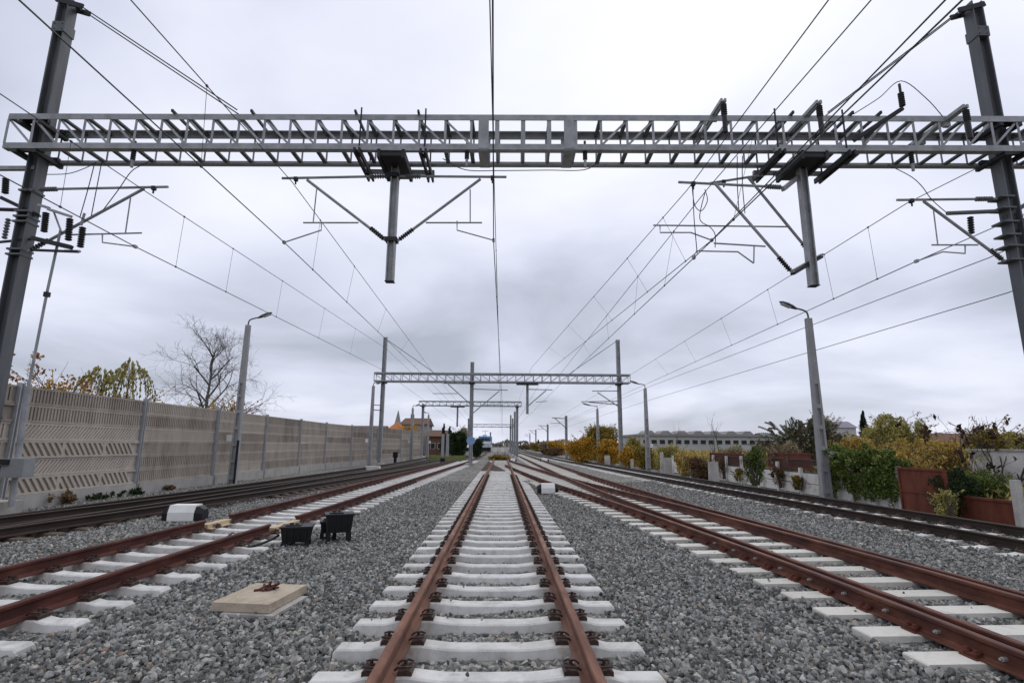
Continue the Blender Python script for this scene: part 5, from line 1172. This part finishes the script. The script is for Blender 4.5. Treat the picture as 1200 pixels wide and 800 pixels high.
# factory on the right
Yf = 175
a = atY(752, 515, Yf).x; b = atY(905, 515, Yf).x; zt_ = atY(820, 511, Yf).z
t = thing('factory_building', 'long low grey factory with a flat roof on the right skyline', 'factory', ((a+b)/2, Yf, 0), 'buildings')
MB().box(((a+b)/2, Yf+15, zt_/2), (b-a, 30, zt_)).build('wall', 'factory', t)
rf = MB().box(((a+b)/2, Yf+14.8, zt_+.35), (b-a+1, 31, .7)).build('roof', 'factoryroof', t)
for i in range(7): x = a+(b-a)*(.1+.13*i); sub(MB().prism([(x-2.2, zt_+.7), (x+2.2, zt_+.7), (x+.9, zt_+1.9), (x-.9, zt_+1.9)], Yf+6, Yf+14, 'y'), 'roof_vent', 'factoryroof', rf)
for i in range(16):
    x = a+(b-a)*(i+.5)/16; o = MB().box((x, Yf-.05, zt_*.62), ((b-a)/16*.72, .1, zt_*.34)).build('window', 'palewall', t); sub(MB().box((x, Yf-.12, zt_*.62), ((b-a)/16*.64, .05, zt_*.27)), 'pane', 'window', o)
a = atY(986, 510, 115); b = atY(1004, 510, 115); house('small pale house with a mauve roof on the right skyline', a.x, b.x, 115, 121, atY(995, 501, 115).z, atY(995, 493, 115).z, 'palewall', 'purple', 'x', ((a.x+.8, 4, .7, .9, 'y'), (b.x-.8, 4, .7, .9, 'y')))
a = atY(1085, 510, 130); b = atY(1330, 510, 130); house('long low red brown roof on the skyline behind the dark leaved tree', a.x, b.x, 130, 140, atY(1150, 517, 130).z, atY(1150, 507, 130).z, 'brick', 'brick', 'x', name='shed')
# ------------------------------------------------------------------ locomotive
def loco(x, y):
    t = thing('locomotive', 'blue and white locomotive facing the camera far down the left track', 'locomotive', (x, y, 0)); w = 3.0
    mb = MB(); y0 = y
    prof = [(y0, 1.1), (y0, 2.1), (y0+.9, 3.45), (y0+1.3, 3.75), (y0+16, 3.75), (y0+16, 1.1)]
    mb.prism([(a, b) for a, b in prof], x-w/2, x+w/2, 'x'); mb.build('body', 'blue', t)
    MB().prism([(y0-.03, 1.12), (y0-.03, 2.1), (y0+.26, 2.52), (y0+.4, 2.52), (y0+.4, 1.12)], x-w/2-.02, x+w/2+.02, 'x').build('nose_band', 'locowhite', t)
    for s in (-1, 1):
        mb = MB(); d = Vector((0, .9, 1.35)).normalized(); n = Vector((0, -1.35, .9)).normalized(); mb.box(Vector((x+s*.68, y0+.5, 2.85))+n*.02, (1.15, .04, .8), (1, 0, 0), n, d); mb.build('windscreen', 'window', t)
        MB().tube([(x+s*1.0, y0-.1, 1.6), (x+s*1.0, y0-.02, 1.6)], .16, 10).build('headlight', 'lampglass', t)
        MB().tube([(x+s*.88, y0-.6, .95), (x+s*.88, y0-.05, .95)], .1, 8).build('buffer', 'black', t); MB().tube([(x+s*.88, y0-.66, .95), (x+s*.88, y0-.6, .95)], .24, 10).build('buffer', 'black', t)
        MB().prism([(y0+1.4, 1.15), (y0+15.8, 1.15), (y0+15.8, 1.8), (y0+1.4, 1.8)], x+s*(w/2)-.01*s, x+s*(w/2+.03), 'x').build('side_band', 'locowhite', t)
    MB().box((x, y0+.4, 3.9), (1.0, .5, .25)).build('top_light', 'locowhite', t)
    MB().box((x, y0+.15, .62), (2.7, .3, .8)).build('plough', 'black', t)
    for yb in (y0+3, y0+12.5):
        MB().box((x, yb, .8), (2.5, 3.6, .6)).build('bogie', 'black', t)
        for q in (-1.2, 1.2):
            for s in (-.75, .75): MB().tube([(x+s-.06, yb+q, .70), (x+s+.06, yb+q, .70)], .47, 14).build('wheel', 'darksteel', t)
    mb = MB(); mb.tube([(x, y0+3, 3.8), (x, y0+4.4, 4.4), (x, y0+3.2, 5.0)], .05, 6); mb.bar((x-.8, y0+3.2, 5.0), (x+.8, y0+3.2, 5.0), .08, .06); mb.build('pantograph', 'darksteel', t)
loco(cLA(128), 128)
# blue round sign by the middle mast
p = atY(553, 516, 45); t = thing('round_sign', 'round pale blue sign in front of the middle mast of the second gantry', 'sign', (p.x-.1, 45.2, 0)); MB().tube([(p.x-.1, 45.2, -.1), (p.x-.1, 45.2, p.z)], .04, 6).build('post', 'steel', t); MB().tube([(p.x-.1, 45.12, p.z), (p.x-.1, 45.16, p.z)], .36, 20).build('disc', 'signblue', t)
# red and white markers beside the far track
for px, lab in ((580, 'small white marker board right of the locomotive, left of two'), (588.5, 'small white marker board right of the locomotive, right of two')):
    p = atY(px, 527, 78); t = thing('marker_board', lab, 'marker', (p.x, 78, 0), 'marker boards'); MB().tube([(p.x, 78, -.1), (p.x, 78, p.z)], .05, 6).build('post', 'steel', t); MB().box((p.x, 77.93, p.z), (.45, .05, .6)).build('board', 'white', t)
